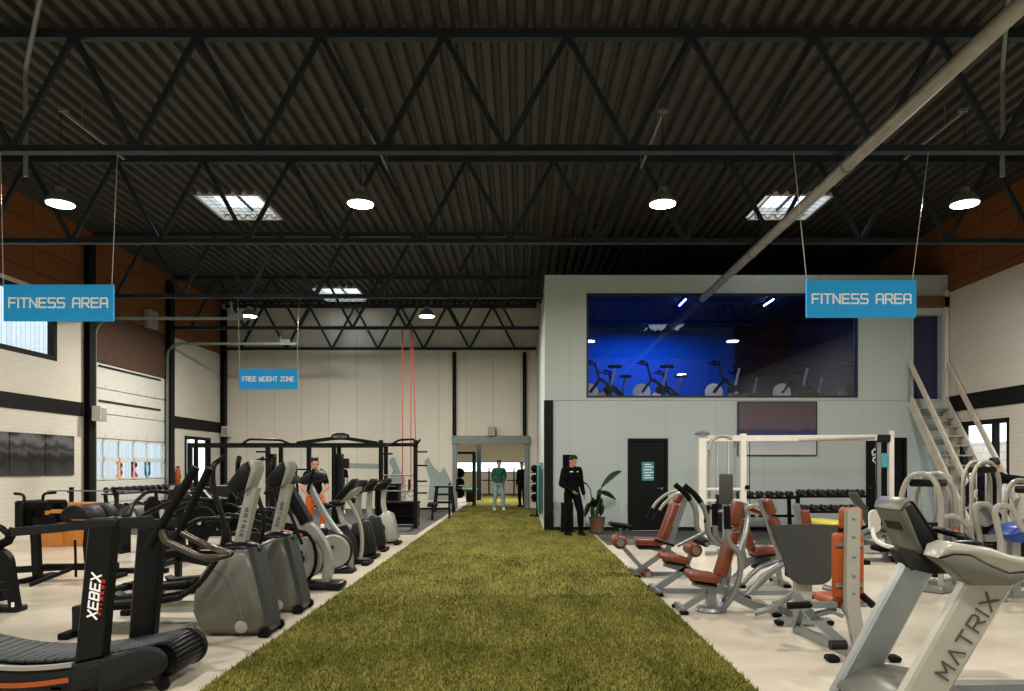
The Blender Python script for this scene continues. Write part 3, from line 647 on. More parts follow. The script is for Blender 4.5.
# ---- silver treadmill in the right foreground
def silver_treadmill():
    YN, YFR = 4.45, 5.25; x0 = 2.6
    t = thing('treadmill', 'large silver treadmill in the right foreground with dark lettering on its upright', 'treadmill', (x0, 4.85, 0))
    n = Q(YN, x0); f = Q(YFR, x0); yn, yf = YN - 4.85, YFR - 4.85
    # uprights: broad leaning blades
    for (q, y, pts, lab) in ((n, yn, [(865, 691), (894, 640), (961, 583), (1009, 585), (947, 691)], 'near'), (f, yf, [(832, 688), (901, 565), (935, 565), (868, 688)], 'far')):
        if lab == 'near': P = [q(*p) for p in ((884, 720), (962, 581), (1012, 581), (928, 720))]
        else: P = [q(*p) for p in ((826, 700), (901, 562), (936, 562), (862, 700))]
        u = MB().prism(P, y - .05, y + .05, 'xz', .018).build('upright', 'pale_plastic' if lab == 'near' else 'silver', t)
        if lab == 'near':
            a = n(940, 676); b = n(990, 597)
            a = Vector((a[0], yn - .052, a[1])); b = Vector((b[0], yn - .052, b[1])); d = (b - a)
            L = d.length; d.normalize(); v = Vector((-d.z, 0, d.x))
            words('MaTRIX', a + v * -.02, d, v, .085, .012, L, 'letter_dark', u, .85, .42, 0, .003)
        else:
            for px_ in (908, 924): c = f(px_, 568); MB().disc((c[0], y - .052, c[1]), .012, .01).build('bolt', 'charcoal', u)
    # moulded arms
    P = [n(*p) for p in ((930, 556), (934, 545), (945, 541), (980, 546), (1003, 554), (1024, 557), (1075, 572), (1075, 586), (1024, 568), (1000, 571), (980, 563), (962, 553), (945, 552))]
    MB().prism(P, yn - .1, yn + .09, 'xz', .015).build('arm_rail', 'pale_plastic', t, 50)
    P = [n(*p) for p in ((931, 557), (945, 552), (962, 553), (980, 563), (1000, 571), (1024, 568), (1024, 574), (1003, 583), (963, 583), (945, 567))]
    MB().prism(P, yn - .095, yn + .085, 'xz', .012).build('arm_underside', 'grey_plastic', t, 50)
    P = [f(*p) for p in ((903, 551), (915, 547), (940, 549), (960, 556), (1010, 560), (1010, 572), (960, 568), (930, 562))]
    MB().prism(P, yf - .09, yf + .09, 'xz', .02).build('arm_rail', 'pale_plastic', t, 50)
    P = [f(*p) for p in ((894, 550), (905, 547), (932, 555), (940, 562), (937, 566), (902, 566))]
    MB().prism(P, yf - .1, yf + .1, 'xz', .02).build('arm_underside', 'charcoal', t, 50)
    MB().tube([(.14, yn + .05, 1.0), (.14, yf - .05, 1.0)], sect=(.1, .12), up=(0, 0, 1)).build('cross_member', 'charcoal', t, 0)
    c = n(965, 545)
    for y in (yn - .0, yf): 
        cup = MB().ell((c[0], y, c[1] + .01), (.11, .06, .02), 20, 7).build('cup_holder', 'black_metal', t)
    # handle between the arms
    a, b = n(958, 545), n(986, 556)
    a1 = n(972, 535)
    MB().tube([(n(1003, 556)[0], yn + .12, n(1003, 556)[1]), (n(975, 540)[0], yn + .14, n(975, 538)[1]), (n(970, 536)[0], 0, n(970, 534)[1]), (n(975, 540)[0], yf - .14, n(975, 538)[1]), (n(1003, 556)[0], yf - .12, n(1003, 556)[1])], .022, 12, .08).build('sensor_handle', 'black_metal', t)
    # console
    g = Q(4.68, x0); ya, yb = 4.68 - 4.85, 5.03 - 4.85
    P = [g(*p) for p in ((901, 512), (903, 504), (909, 500), (913, 502), (939, 541), (936, 548), (922, 554), (917, 548))]
    cs = MB().prism(P, ya, yb, 'xz', .02).build('console', 'grey_plastic', t, 50)
    P = [g(*p) for p in ((905, 507), (912, 504), (936, 541), (933, 547), (923, 551))]
    MB().prism(P, ya - .006, ya + .02, 'xz', .004).build('end_cheek', 'charcoal', cs, 50)
    P = [g(*p) for p in ((911, 501), (914, 501), (941, 541), (938, 545))]
    MB().prism(P, ya + .0, yb - .0, 'xz', .006).build('screen', 'black_metal', cs, 50)
    P = [g(*p) for p in ((900, 510), (902, 503), (909, 498), (912, 501), (905, 506))]
    MB().prism(P, ya - .003, yb + .003, 'xz', .006).build('top_trim', 'grey_plastic', cs, 50)
    a = Vector((g(901, 512)[0], 0, g(901, 512)[1])); b = Vector((g(917, 548)[0], 0, g(917, 548)[1])); d = (b - a).normalized(); c_ = a + (b - a) * .42
    MB().box((c_.x, (ya + yb) / 2, c_.z), (.06, .2, .012), Matrix((d, Vector((0, 1, 0)), d.cross(Vector((0, 1, 0))))).transposed(), .004).build('back_emblem', 'charcoal', cs)
    P = [g(*p) for p in ((918, 548), (938, 548), (952, 575), (934, 575))]
    MB().prism(P, ya + .04, yb - .04, 'xz', .01).build('console_neck', 'charcoal', t, 50)
    # motor cover and deck
    MB().prism([(-.38, .03), (-.36, .08), (-.2, .19), (0, .2), (.3, .14), (.3, .03)], yn - .02, yf + .02, 'xz', .03, .05).build('motor_cover', 'grey_plastic', t, 50)
    dk = MB().span((.28, yn - .06, .03), (1.75, yf - .08, .1), .02).build('deck_frame', 'charcoal', t)
    MB().span((.3, yn + .06, .1), (1.7, yf - .2, .11), .004).build('running_belt', 'belt', dk)
    for y in (yn + .02, yf - .16):
        MB().span((.3, y - .06, .1), (1.7, y + .06, .115), .006).build('foot_rail', 'grey_plastic', dk)
    m = MB()
    for x in (-.3, 1.6):
        for y in (yn + .05, yf - .15): MB().disc((x, y, .045), .045, .05).build('roller_foot', 'rubber', t)
    return t
silver_treadmill()

# ---- selector machines with orange pads
def torso_machine(name, lab, cat, Y, x0px, spec):
    x0 = wx(x0px, Y); t = thing(name, lab, cat, (x0, Y, 0)); q = Q(Y, x0)
    def p3(p, y): a = q(p[0], p[1]); return (a[0], y, a[1])
    for (nm, m, kind, pts, *r) in spec:
        if kind == 'tube': MB().tube([p3(p, p[2] if len(p) > 2 else 0) for p in pts], r[0], 12, r[1] if len(r) > 1 else .12, k=6).build(nm, m, t)
        elif kind == 'bar': MB().tube([p3(p, p[2] if len(p) > 2 else 0) for p in pts], sect=r[0], rad=r[1] if len(r) > 1 else .1).build(nm, m, t)
        elif kind == 'pad':
            MB().pad(p3(pts[0], pts[0][2] if len(pts[0]) > 2 else 0), p3(pts[1], pts[1][2] if len(pts[1]) > 2 else 0), r[0], r[1]).build(nm, m, t)
        elif kind == 'roll': # foam roller across
            a = p3(pts[0], 0); w = r[1]; ro = MB().lathe([(r[0] * .7, -w / 2), (r[0], -w / 2 + .03), (r[0], w / 2 - .03), (r[0] * .7, w / 2)], a, (0, 1, 0), 18).build(nm, m, t)
            MB().disc((a[0], -w / 2 - .01 + 0, a[2]), r[0] * .55, .03).build('end_cap', 'silver', ro)
        elif kind == 'feet':
            for p in pts:
                a = q(p[0], p[1]); MB().tube([(a[0], -p[2], .03), (a[0], p[2], .03)], sect=(.08, .05)).build(nm, m, t, 0)
                for y in (-p[2], p[2]): MB().box((a[0], y, .022), (.1, .07, .044), None, .015).build('rubber_foot', 'rubber', t)
        elif kind == 'base':
            a = q(*pts[0]); MB().lathe([(.16, 0), (.17, .02), (.15, .05), (.06, .06)], (a[0], pts[0][2] if len(pts[0]) > 2 else 0, 0)).build(nm, m, t)
    return t
O, SV, BK = 'orange_vinyl', 'silver', 'rubber'
torso_machine('crunch_machine', 'orange padded abdominal machine with curved arms over its backrest nearest the turf', 'gym machine', 10.85, 650, [
    ('seat', O, 'pad', [(635, 541), (661, 541.5)], .4, .1), ('seat_pan', 'charcoal', 'pad', [(637, 547), (660, 547)], .36, .04),
    ('backrest', O, 'pad', [(662, 539, -.11), (675, 503, -.11)], .17, .09), ('backrest', O, 'pad', [(662, 539, .11), (675, 503, .11)], .17, .09),
    ('headrest', O, 'pad', [(676, 503), (682, 490)], .24, .09),
    ('back_post', SV, 'bar', [(667, 552), (688, 492)], (.07, .05)),
    ('curved_arm', 'pale_plastic', 'tube', [(686, 496, -.2), (683, 491, -.24), (670, 494, -.28), (659, 504, -.28), (655, 511, -.28)], .022, .15), ('curved_arm', 'pale_plastic', 'tube', [(686, 496, .2), (683, 491, .24), (670, 494, .28), (659, 504, .28), (655, 511, .28)], .022, .15),
    ('grip', BK, 'tube', [(656, 509, -.28), (650, 520, -.28)], .024), ('grip', BK, 'tube', [(656, 509, .28), (650, 520, .28)], .024),
    ('roller', O, 'roll', [(618.5, 541)], .1, .42), ('roller', O, 'roll', [(646, 573)], .075, .38),
    ('lever', SV, 'bar', [(622, 546), (640, 566), (657, 581)], (.06, .05)), ('roller_bar', 'pale_plastic', 'bar', [(622, 541), (644, 542)], (.06, .05)),
    ('knee_pad', BK, 'pad', [(609, 523.5), (632, 527)], .3, .06), ('knee_stem', SV, 'tube', [(620.5, 527), (620.5, 538)], .022),
    ('main_frame', SV, 'bar', [(640, 545), (672, 552), (690, 573)], (.07, .06)), ('front_leg', SV, 'bar', [(665, 552), (636, 572)], (.07, .06)),
    ('crossfoot', SV, 'feet', [(634, 575, .3), (690, 575, .25)]), ('base_rail', SV, 'bar', [(634, 574), (690, 574)], (.06, .06)),
    ('side_handle', BK, 'tube', [(652, 538, -.24), (661, 541, -.24), (671, 544, -.24)], .018)])
torso_machine('row_machine', 'silver machine with two tall curved levers ending in black grips and a low orange seat', 'gym machine', 9.35, 680, [
    ('seat', O, 'pad', [(660, 555.5), (686, 560)], .38, .08), ('seat_pan', 'charcoal', 'pad', [(664, 561), (684, 564)], .3, .04),
    ('roller', O, 'roll', [(692.5, 549)], .085, .4), ('roller_post', SV, 'bar', [(684, 571), (693, 549)], (.06, .05)),
    ('seat_beam', SV, 'bar', [(664, 563), (690, 571), (712, 577)], (.08, .06)), ('front_leg', SV, 'bar', [(654, 590), (690, 566)], (.08, .06)),
    ('lever_arm', SV, 'tube', [(694, 499, -.3), (701, 512, -.3), (701, 530, -.3), (709, 541, -.28), (735, 546, -.2)], .034, .25), ('lever_arm', SV, 'tube', [(694, 499, .25), (701, 512, .25), (701, 530, .25), (709, 541, .22), (735, 546, .2)], .034, .25),
    ('lever_grip', BK, 'tube', [(679, 485, -.3), (689, 493, -.3), (695, 501, -.3)], .036, .2), ('lever_grip', BK, 'tube', [(679, 485, .25), (689, 493, .25), (695, 501, .25)], .036, .2),
    ('hand_grip', BK, 'tube', [(702, 504, -.3), (700, 521, -.3)], .03), ('rear_post', SV, 'bar', [(722, 592), (724, 545)], (.08, .06)), ('crossfoot', SV, 'feet', [(655, 592, .3), (722, 592, .22)]),
    ('base_rail', SV, 'bar', [(655, 591), (722, 591)], (.06, .06)), ('arm_link', SV, 'tube', [(676, 545, -.1), (700, 530, -.28)], .022), ('pivot_bolt', BK, 'roll', [(700, 541)], .045, .68)])
torso_machine('press_machine', 'silver machine with tall narrow orange backrest and low orange seat on round base', 'gym machine', 8.15, 712, [
    ('seat', O, 'pad', [(687, 574), (716, 578)], .38, .09), ('seat_pan', 'charcoal', 'pad', [(692, 581), (714, 584)], .3, .03),
    ('backrest', O, 'pad', [(719, 576), (734, 530)], .26, .1), ('headrest', O, 'pad', [(733.5, 526), (738, 501)], .2, .1),
    ('back_post', SV, 'bar', [(723, 584), (743, 503)], (.06, .05)),
    ('curved_upright', SV, 'tube', [(721, 525, -.25), (722, 541, -.25), (733, 549, -.25), (735, 572, -.22), (730, 592, -.15), (722, 608, -.05)], .032, .25), ('curved_upright', SV, 'tube', [(721, 525, .25), (722, 541, .25), (733, 549, .25), (735, 572, .22), (730, 592, .15), (722, 608, .05)], .032, .25),
    ('upper_arm', SV, 'tube', [(733, 549, -.25), (739, 535, -.22), (745, 513, -.12), (742, 507, 0), (745, 513, .12), (739, 535, .22), (733, 549, .25)], .03, .25),
    ('grip', BK, 'tube', [(720.5, 505, -.25), (721, 527, -.25)], .036), ('grip', BK, 'tube', [(720.5, 505, .25), (721, 527, .25)], .036),
    ('base_plate', SV, 'base', [(711, 611)]), ('column', SV, 'bar', [(711, 610), (711, 586)], (.1, .09)),
    ('seat_beam', SV, 'bar', [(693, 581), (726, 591), (745, 602), (768, 610)], (.09, .07)), ('front_leg', SV, 'bar', [(680, 610), (706, 594)], (.06, .05)),
    ('crossfoot', SV, 'feet', [(680, 611, .2), (767, 611, .32)])])
torso_machine('back_extension_machine', 'orange padded machine facing right with white twin arms curving over its backrest', 'gym machine', 10.0, 755, [
    ('seat', O, 'pad', [(751, 552), (773, 549)], .4, .08), ('seat_pan', 'charcoal', 'pad', [(752, 556), (772, 553)], .34, .04),
    ('backrest', O, 'pad', [(750, 549), (741, 520)], .3, .1), ('headrest', O, 'pad', [(741, 519), (735, 506)], .24, .09), ('back_post', SV, 'bar', [(745, 561), (731, 504)], (.06, .05)),
    ('curved_arm', 'pale_plastic', 'tube', [(737, 512, -.24), (742, 505, -.26), (752, 504, -.28), (760, 510, -.28), (764, 518, -.28)], .025, .15), ('curved_arm', 'pale_plastic', 'tube', [(737, 512, .2), (742, 505, .24), (752, 504, .28), (760, 510, .28), (764, 518, .28)], .025, .15),
    ('arm_pad', O, 'pad', [(746, 508), (760, 513)], .4, .06),
    ('seat_frame', SV, 'bar', [(740, 563), (755, 560), (779, 553)], (.09, .07)), ('curved_leg', SV, 'tube', [(778, 558, -.2), (758, 562, -.22), (744, 573, -.24), (735, 583, -.26)], .034, .2), ('curved_leg', SV, 'tube', [(778, 558, .2), (758, 562, .22), (744, 573, .24), (735, 583, .26)], .034, .2),
    ('crossfoot', SV, 'feet', [(735, 584, .32), (780, 584, .28)]), ('rear_leg', SV, 'bar', [(776, 556), (780, 582)], (.07, .06)), ('foot_plate', BK, 'pad', [(754, 568), (773, 561)], .3, .04)])
torso_machine('curl_machine', 'leaning silver mast with dark orange head and back pads, directly left of the grey shield', 'gym machine', 9.2, 775, [
    ('mast', SV, 'bar', [(761, 499), (783, 562)], (.08, .06)), ('headrest', O, 'pad', [(765, 499), (771, 514)], .26, .1), ('backrest', O, 'pad', [(771, 517), (783, 551)], .3, .1),
    ('seat', O, 'pad', [(786, 558), (806, 557)], .38, .09), ('seat_beam', SV, 'bar', [(779, 563), (806, 565)], (.08, .06)),
    ('curved_leg', SV, 'tube', [(780, 561, -.15), (762, 569, -.2), (748, 582, -.26), (738, 592, -.3)], .034, .2), ('curved_leg', SV, 'tube', [(786, 565, .1), (776, 574, .15), (764, 588, .2), (758, 594, .25)], .034, .2),
    ('front_leg', SV, 'bar', [(804, 565), (806, 592)], (.07, .06)), ('crossfoot', SV, 'feet', [(738, 594, .36), (806, 594, .26)]), ('base_rail', SV, 'bar', [(738, 593), (806, 593)], (.06, .06))])
# grey shield machine
def shield_machine():
    Y = 7.4; x0 = wx(807, Y); q = Q(Y, x0); t = thing('stack_guard_machine', 'machine seen from behind as a broad dark grey curved shield on a pale post', 'gym machine', (x0, Y, 0))
    P = [q(*p) for p in ((776, 526), (800, 524.5), (820, 524.5), (843, 526), (838, 571), (833, 581), (824, 585), (800, 585), (792, 580), (786, 565))]
    # gently curved panel: strips bent about the vertical
    mb = MB(); nx = 12; xs0 = [a[0] for a in P]; mn, mx = min(xs0), max(xs0)
    def edge(fr, top):
        x = mn + (mx - mn) * fr; zs = []
        for i in range(len(P)):
            (xa, za), (xb, zb) = P[i], P[(i + 1) % len(P)]
            if min(xa, xb) - 1e-6 <= x <= max(xa, xb) + 1e-6 and abs(xb - xa) > 1e-6: zs.append(za + (zb - za) * (x - xa) / (xb - xa))
        return (x, max(zs) if top else min(zs))
    vs = []
    for i in range(nx + 1):
        fr = min(.999, max(.001, i / nx)); bow = .1 * (2 * fr - 1) ** 2
        for top in (0, 1):
            x, z = edge(fr, top); vs += [(x, bow, z), (x, bow + .03, z)]
    fs = []
    for i in range(nx):
        a, b = i * 4, i * 4 + 4; fs += [(a, a + 2, b + 2, b), (a + 1, b + 1, b + 3, a + 3), (a, b, b + 1, a + 1), (a + 2, a + 3, b + 3, b + 2)]
    fs += [(0, 1, 3, 2), (nx * 4, nx * 4 + 2, nx * 4 + 3, nx * 4 + 1)]
    mb.add(vs, fs).build('shield', 'shield', t)
    MB().tube([(0, .12, .02), (0, .12, .9)], sect=(.16, .1)).build('post', 'pale_plastic', t, 0)
    MB().box((0, .26, .7), (.22, .14, .5), None, .01).build('weight_stack', 'black_metal', t)
    MB().tube([(-.28, 0, .05), (.22, 0, .05)], sect=(.06, .07)).build('crossfoot', SV, t, 0)
    for x in (-.28, .22): MB().box((x, 0, .035), (.08, .1, .05), None, .015).build('rubber_foot', 'rubber', t)
    MB().tube([(0, .02, .05), (0, .9, .05)], sect=(.07, .08)).build('base_rail', SV, t, 0)
    MB().tube([(.05, .1, .4), (-.25, .35, .1), (-.4, .4, .05)], .035, 10, .2).build('curved_leg', SV, t)
    MB().tube([(.18, .05, .38), (.4, -.1, .34), (.52, -.15, .32)], .03, 10, .1).build('side_arm', SV, t)
    return t
shield_machine()
def mast_machine():
    Y = 6.05; x0 = wx(851, Y); q = Q(Y, x0); t = thing('shoulder_press_machine', 'machine seen from behind with a bolted silver mast and bright orange back pad', 'gym machine', (x0, Y, 0))
    def b(px, py, y=0): a = q(px, py); return (a[0], y, a[1])
    ms = MB().tube([b(852.5, 509), b(851, 603), b(858, 640), b(862, 658)], sect=(.105, .07), up=(0, 1, 0), rad=.1).build('mast', 'pale_plastic', t)
    for py in (518, 536, 556, 575, 592): MB().ell((b(852, py)[0], -.038, b(852, py)[2]), (.012, .012, .012), 10, 6).build('bolt', 'silver', ms)
    MB().pad(b(853, 601, .1), b(853, 534, .1), .25, .09, (1, 0, 0)).build('backrest', 'bright_orange', t)
    MB().pad(b(856, 530, .1), b(856, 508, .1), .18, .09, (1, 0, 0)).build('headrest', 'bright_orange', t)
    MB().box((b(862, 600)[0], .4, .44), (.34, .4, .08), None, .035, 3).build('seat', 'bright_orange', t)
    MB().tube([(0, .06, .42), (b(862, 600)[0], .5, .39)], sect=(.07, .06)).build('seat_beam', SV, t, 0)
    for px0, px1, y in ((838, 866, .05),):
        MB().tube([b(px0, 545, y), b(px1, 545, y)], sect=(.03, .02)).tube([b(px0, 586, y), b(px1, 586, y)], sect=(.03, .02)).build('pad_bracket', SV, t, 0)
    MB().tube([b(815, 607, .1), b(840, 606, .06)], sect=(.05, .05)).build('arm', SV, t, 0)
    MB().tube([b(792, 608, .1), b(816, 607, .1)], .03, 12).build('grip', BK, t)
    MB().tube([b(863, 593, .12), b(872, 605, -.02)], .03, 12).build('grip', BK, t)
    MB().tube([b(860, 606, .05), b(872, 604, .0)], .022, 8).build('arm', SV, t)
    MB().tube([b(806, 600, .25), b(822, 622, .18), b(846, 645, .05)], sect=(.07, .06)).build('diagonal_leg', SV, t, 0)
    MB().tube([b(821, 620, .2), b(838, 612, .1), b(846, 616, .04)], .03, 10, .05).build('link', SV, t)
    MB().tube([b(829, 663, 0), b(896, 663, 0)], sect=(.07, .06)).build('crossfoot', 'pale_plastic', t, 0)
    for px in (832, 893): MB().box((b(px, 664)[0], 0, .028), (.1, .12, .05), None, .015).build('rubber_foot', 'rubber', t)
    MB().tube([(b(860, 663)[0], 0, .04), (b(845, 663)[0], 1.1, .04)], sect=(.07, .06)).build('base_rail', SV, t, 0)
    MB().tube([(b(845, 663)[0], 1.1, .04), (b(838, 663)[0], .7, .4)], sect=(.06, .05)).build('front_leg', SV, t, 0)
    c = b(838, 645, 0); MB().disc((c[0], 0, c[2]), .04, .13, (1, 0, 0)).build('pivot', 'charcoal', t)
    return t
mast_machine()
torso_machine('seated_dip_machine', 'orange pad on a short silver mast showing above the grey shield', 'gym machine', 11.6, 805, [
    ('backrest', O, 'pad', [(803, 510), (810, 545)], .3, .1), ('mast', SV, 'bar', [(796, 504), (805, 552)], (.1, .06)), ('seat', O, 'pad', [(812, 549), (830, 549)], .4, .09),
    ('seat_beam', SV, 'bar', [(803, 553), (830, 554)], (.08, .06)), ('rear_leg', SV, 'bar', [(803, 550), (796, 566)], (.07, .06)), ('front_leg', SV, 'bar', [(828, 554), (832, 566)], (.07, .06)), ('crossfoot', SV, 'feet', [(796, 568, .25), (832, 568, .25)])])
# yellow bench and grey incline bench
t = thing('flat_bench', 'flat bench with a lime yellow pad in front of the dumbbell rack', 'bench', (wx(827, 14.2), 14.2, 0), .15)
MB().box((0, 0, .52), (.46, 1.15, .09), None, .035, 3).build('pad', 'yellow_vinyl', t)
MB().tube([(0, -.5, .46), (0, .5, .46)], sect=(.07, .05)).build('spine', 'black_metal', t, 0)
for y in (-.45, .45):
    MB().tube([(0, y, .03), (0, y, .46)], sect=(.06, .06)).tube([(-.28, y, .03), (.28, y, .03)], sect=(.06, .05)).build('leg', 'black_metal', t, 0)
t = thing('incline_bench', 'dark grey incline bench with raised backrest before the right end of the dumbbells', 'bench', (wx(860, 13.4), 13.4, 0))
MB().pad((.2, 0, .55), (-.14, 0, 1.12), .3, .08).build('backrest', 'shield', t); MB().pad((.22, 0, .46), (.6, 0, .5), .3, .08).build('seat', 'shield', t)
MB().tube([(.55, 0, .42), (-.3, 0, .2), (-.5, 0, .04)], sect=(.07, .06)).tube([(.5, -.25, .03), (.5, .25, .03)], sect=(.06, .05)).tube([(-.5, -.3, .03), (-.5, .3, .03)], sect=(.06, .05)).tube([(.5, 0, .03), (.5, 0, .44)], sect=(.07, .06)).tube([(-.05, 0, .3), (-.05, 0, .9)], sect=(.05, .04)).build('frame', SV, t, 0)

# ---- cable crossover
def cable():
    Y = 15.6; xl, xr = wx(722, Y), wx(885, Y); t = thing('cable_crossover', 'wide white cable crossover frame with a beam between its two towers before the studio wall', 'cable machine', (xl, Y, 0))
    W = xr - xl; ZT_ = 2.28
    WP = 'white_paint'
    MB().tube([(-.42, 0, .0), (-.42, 0, ZT_)], sect=(.15, .12)).build('tower_post', WP, t, 0)
    MB().tube([(.44, 0, .0), (.44, 0, ZT_)], sect=(.12, .12)).build('tower_post', WP, t, 0)
    for x in (-.1, .14): MB().tube([(x, 0, .12), (x, 0, ZT_ - .1)], .025, 8).build('guide_rod', 'chrome', t)
    st = MB()
    for k in range(16): st.box((.02, 0, .3 + k * .045), (.3, .12, .04), None, .004)
    st.build('weight_stack', 'black_metal', t)
    for x in (-.24, .3): MB().tube([(x, .1, .0), (x, .1, ZT_ - .05)], sect=(.05, .05)).build('inner_post', 'pale_plastic', t, 0)
    for z in (1.12, .88): MB().tube([(-.42, -.02, z), (.44, -.02, z)], sect=(.05, .05)).build('cross_bar', WP, t, 0)
    MB().lathe([(.15, 0), (.16, .03), (.1, .06), (.04, .07)], (-.42, 0, ZT_ - .02)).build('tower_cap', 'steel_grey', t)
    MB().tube([(-.3, -.05, 1.95), (-.22, -.05, 2.18), (0, -.05, 2.26), (.2, -.05, 2.18)], .04, 10, .15).build('curved_guard', 'pale_plastic', t)
    MB().tube([(-.45, 0, ZT_ - .1), (W + .1, 0, ZT_ - .08)], sect=(.12, .1)).build('top_beam', WP, t, 0)
    MB().tube([(1.6, -.06, 2.14), (3.2, -.06, 2.2)], .03, 10).build('chin_bar', 'pale_plastic', t)
    MB().tube([(W + .12, 0, 0), (W + .12, 0, ZT_ + .06)], sect=(.1, .1)).build('tower_post', WP, t, 0)
    MB().tube([(W - .14, 0, 0), (W - .14, 0, ZT_ - .1)], sect=(.08, .08)).build('tower_post', 'silver', t, 0)
    MB().box((W - .02, 0, .6), (.2, .14, .7), None, .01).build('weight_stack', 'black_metal', t)
    MB().box((W - .02, -.01, 1.72), (.14, .04, .3), None, .01).build('instruction_plate', 'teal_paper', t)
    MB().box((W - .05, 0, 2.18), (.28, .14, .16), None, .02).build('pulley_box', 'charcoal', t)
    for x in (-.42, .44, W + .12, W - .14): MB().box((x, 0, .03), (.3, .7, .06), None, .01).build('base_foot', WP, t)
    for x in (.56, W - .22):
        MB().tube([(x, -.08, .25), (x, -.08, 2.1)], .008, 6).build('cable', 'rubber', t)
        MB().disc((x - .05, -.08, 1.15), .05, .03, (0, 1, 0)).build('pulley', 'rubber', t)
    return t
cable()
t = thing('knee_raise_stand', 'tall narrow black back pad on a stand before the left cable tower', 'gym machine', (wx(726, 13.2), 13.2, 0))
MB().pad((0, 0, .92), (0, 0, 1.46), .24, .09, (1, 0, 0)).build('back_pad', 'shield', t)
MB().tube([(0, .08, .03), (0, .08, 1.4)], sect=(.08, .07)).build('post', SV, t, 0)
MB().tube([(-.35, .08, .03), (.35, .08, .03)], sect=(.07, .06)).tube([(0, -.3, .03), (0, .5, .03)], sect=(.07, .06)).build('base', SV, t, 0)
for sx in (-.25, .25): MB().pad((sx, -.35, .85), (sx, .05, .85), .1, .06, (1, 0, 0)).build('arm_pad', 'rubber', t); 
MB().tube([(-.25, 0, .8), (.25, 0, .8)], .025).build('arm_bar', SV, t)

# ---- dumbbells
def dumbbell_mesh(L=.32, r=.07):
    m = MB().tube([(-L / 2 + .03, 0, 0), (L / 2 - .03, 0, 0)], .017, 8)
    for s in (-1, 1): m.lathe([(r * .75, -.05), (r, -.035), (r, .035), (r * .75, .05)], (s * (L / 2 - .05), 0, 0), (1, 0, 0), 12)
    return m
DB = None
def dumbbell(loc, rz, lab, group):
    global DB
    if DB is None:
        DB = dumbbell_mesh().build('dumbbell', 'dumbbell_rubber'); o = DB
    else: o = DB.copy(); C.objects.link(o)
    tag(o, lab, 'dumbbell', group); o.location = loc; o.rotation_euler = (0, 0, rz); return o
def dumbbell_rack(px0, px1, Y, tiers, lab, dlab, n):
    x0, x1 = wx(px0, Y), wx(px1, Y); W = x1 - x0; t = thing('dumbbell_rack', lab, 'dumbbell rack', ((x0 + x1) / 2, Y, 0))
    for sx in (-W / 2 + .08, W / 2 - .08):
        MB().tube([(sx, -.3, .03), (sx, .25, .03)], sect=(.07, .06)).tube([(sx, .1, .03), (sx, .18, tiers[0] + .02)], sect=(.08, .06)).build('side_frame', 'black_metal', t, 0)
    for k, z in enumerate(tiers):
        yy = .08 - k * .16
        MB().span((-W / 2, yy - .17, z - .03), (W / 2, yy + .15, z), .006).box((0, yy - .16, z + .005), (W, .02, .05)).build('shelf', 'black_metal', t)
        m = n[k]
        for j in range(m):
            dumbbell(((x0 + x1) / 2 - W / 2 + W * (j + .5) / m, Y + yy, z + .082), PI / 2, dlab[k], dlab[k][:40].rsplit(' ', 1)[0])
    return t
dumbbell_rack(797, 866, 16.4, (.93, .6, .28), 'black three tier dumbbell rack against the studio wall under the picture, right one', ('black round dumbbell on the top tier of the right rack', 'black round dumbbell on the middle tier of the right rack', 'black round dumbbell on the bottom tier of the right rack'), (7, 7, 0))
dumbbell_rack(736, 795, 17.3, (.86, .45), 'black two tier dumbbell rack against the studio wall, left of the larger one', ('black round dumbbell on the top tier of the left rack', 'black dumbbell on the lower tier of the left rack'), (6, 0))

# ---- weight stack machines far right
def stack_tower(name, lab, loc, rz, w=.5, h=1.52, gap=.22):
    t = thing(name, lab, 'gym machine', loc, rz)
    for y in (-gap, gap):
        MB().tube([(-w / 2, y, .02), (-w / 2, y, h - .25), (-w / 2 + .12, y, h), (w / 2 - .12, y, h), (w / 2, y, h - .25), (w / 2, y, .02)], .034, 12, .22, k=7).build('frame_loop', 'pale_plastic', t)
    st = MB()
    for k in range(14): st.box((0, 0, .2 + k * .05), (w - .18, .16, .045), None, .005)
    st.build('weight_stack', 'black_metal', t)
    for x in (-.08, .08): MB().tube([(x, 0, .1), (x, 0, h - .12)], .012, 8).build('guide_rod', 'chrome', t)
    MB().box((0, 0, h - .12), (w - .14, .3, .1), None, .03, 2).build('top_shroud', 'black_metal', t)
    MB().box((0, 0, .05), (w + .1, .56, .1), None, .02).build('base', 'silver', t)
    return t
s1 = stack_tower('weight_stack_machine', 'silver looped weight stack frame right behind the treadmill console', (wx(928, 9.6), 9.6, 0), -.95, .5, 1.5, .19)
MB().box((.1, .95, .5), (.4, .4, .08), None, .03, 3).build('seat', 'rubber', s1)
MB().tube([(.1, .2, .08), (.1, 1.1, .08)], sect=(.08, .07)).tube([(.1, .95, .08), (.1, .95, .46)], sect=(.07, .07)).build('seat_frame', 'silver', s1, 0)
MB().disc((.42, -.12, .74), .1, .05, (.8, .6, .5), 20, .01).build('cam_wheel', 'bright_orange', s1)
MB().disc((.46, -.15, .7), .1, .05, (.8, .6, .5), 16).build('cam_hub', 'rubber', s1)
MB().tube([(.2, 0, .74), (.42, -.12, .73)], .03).build('cam_axle', 'silver', s1)
MB().tube([(.2, -.15, .9), (.35, -.1, 1.0), (.5, .0, .85), (.55, .0, .6)], .032, 10, .15).build('lever', 'pale_plastic', s1)
s2 = stack_tower('weight_stack_machine', 'tall silver looped weight stack frame in front of the man in black at right', (wx(981, 11.6), 11.6, 0), .1, .46, 1.66, .1)
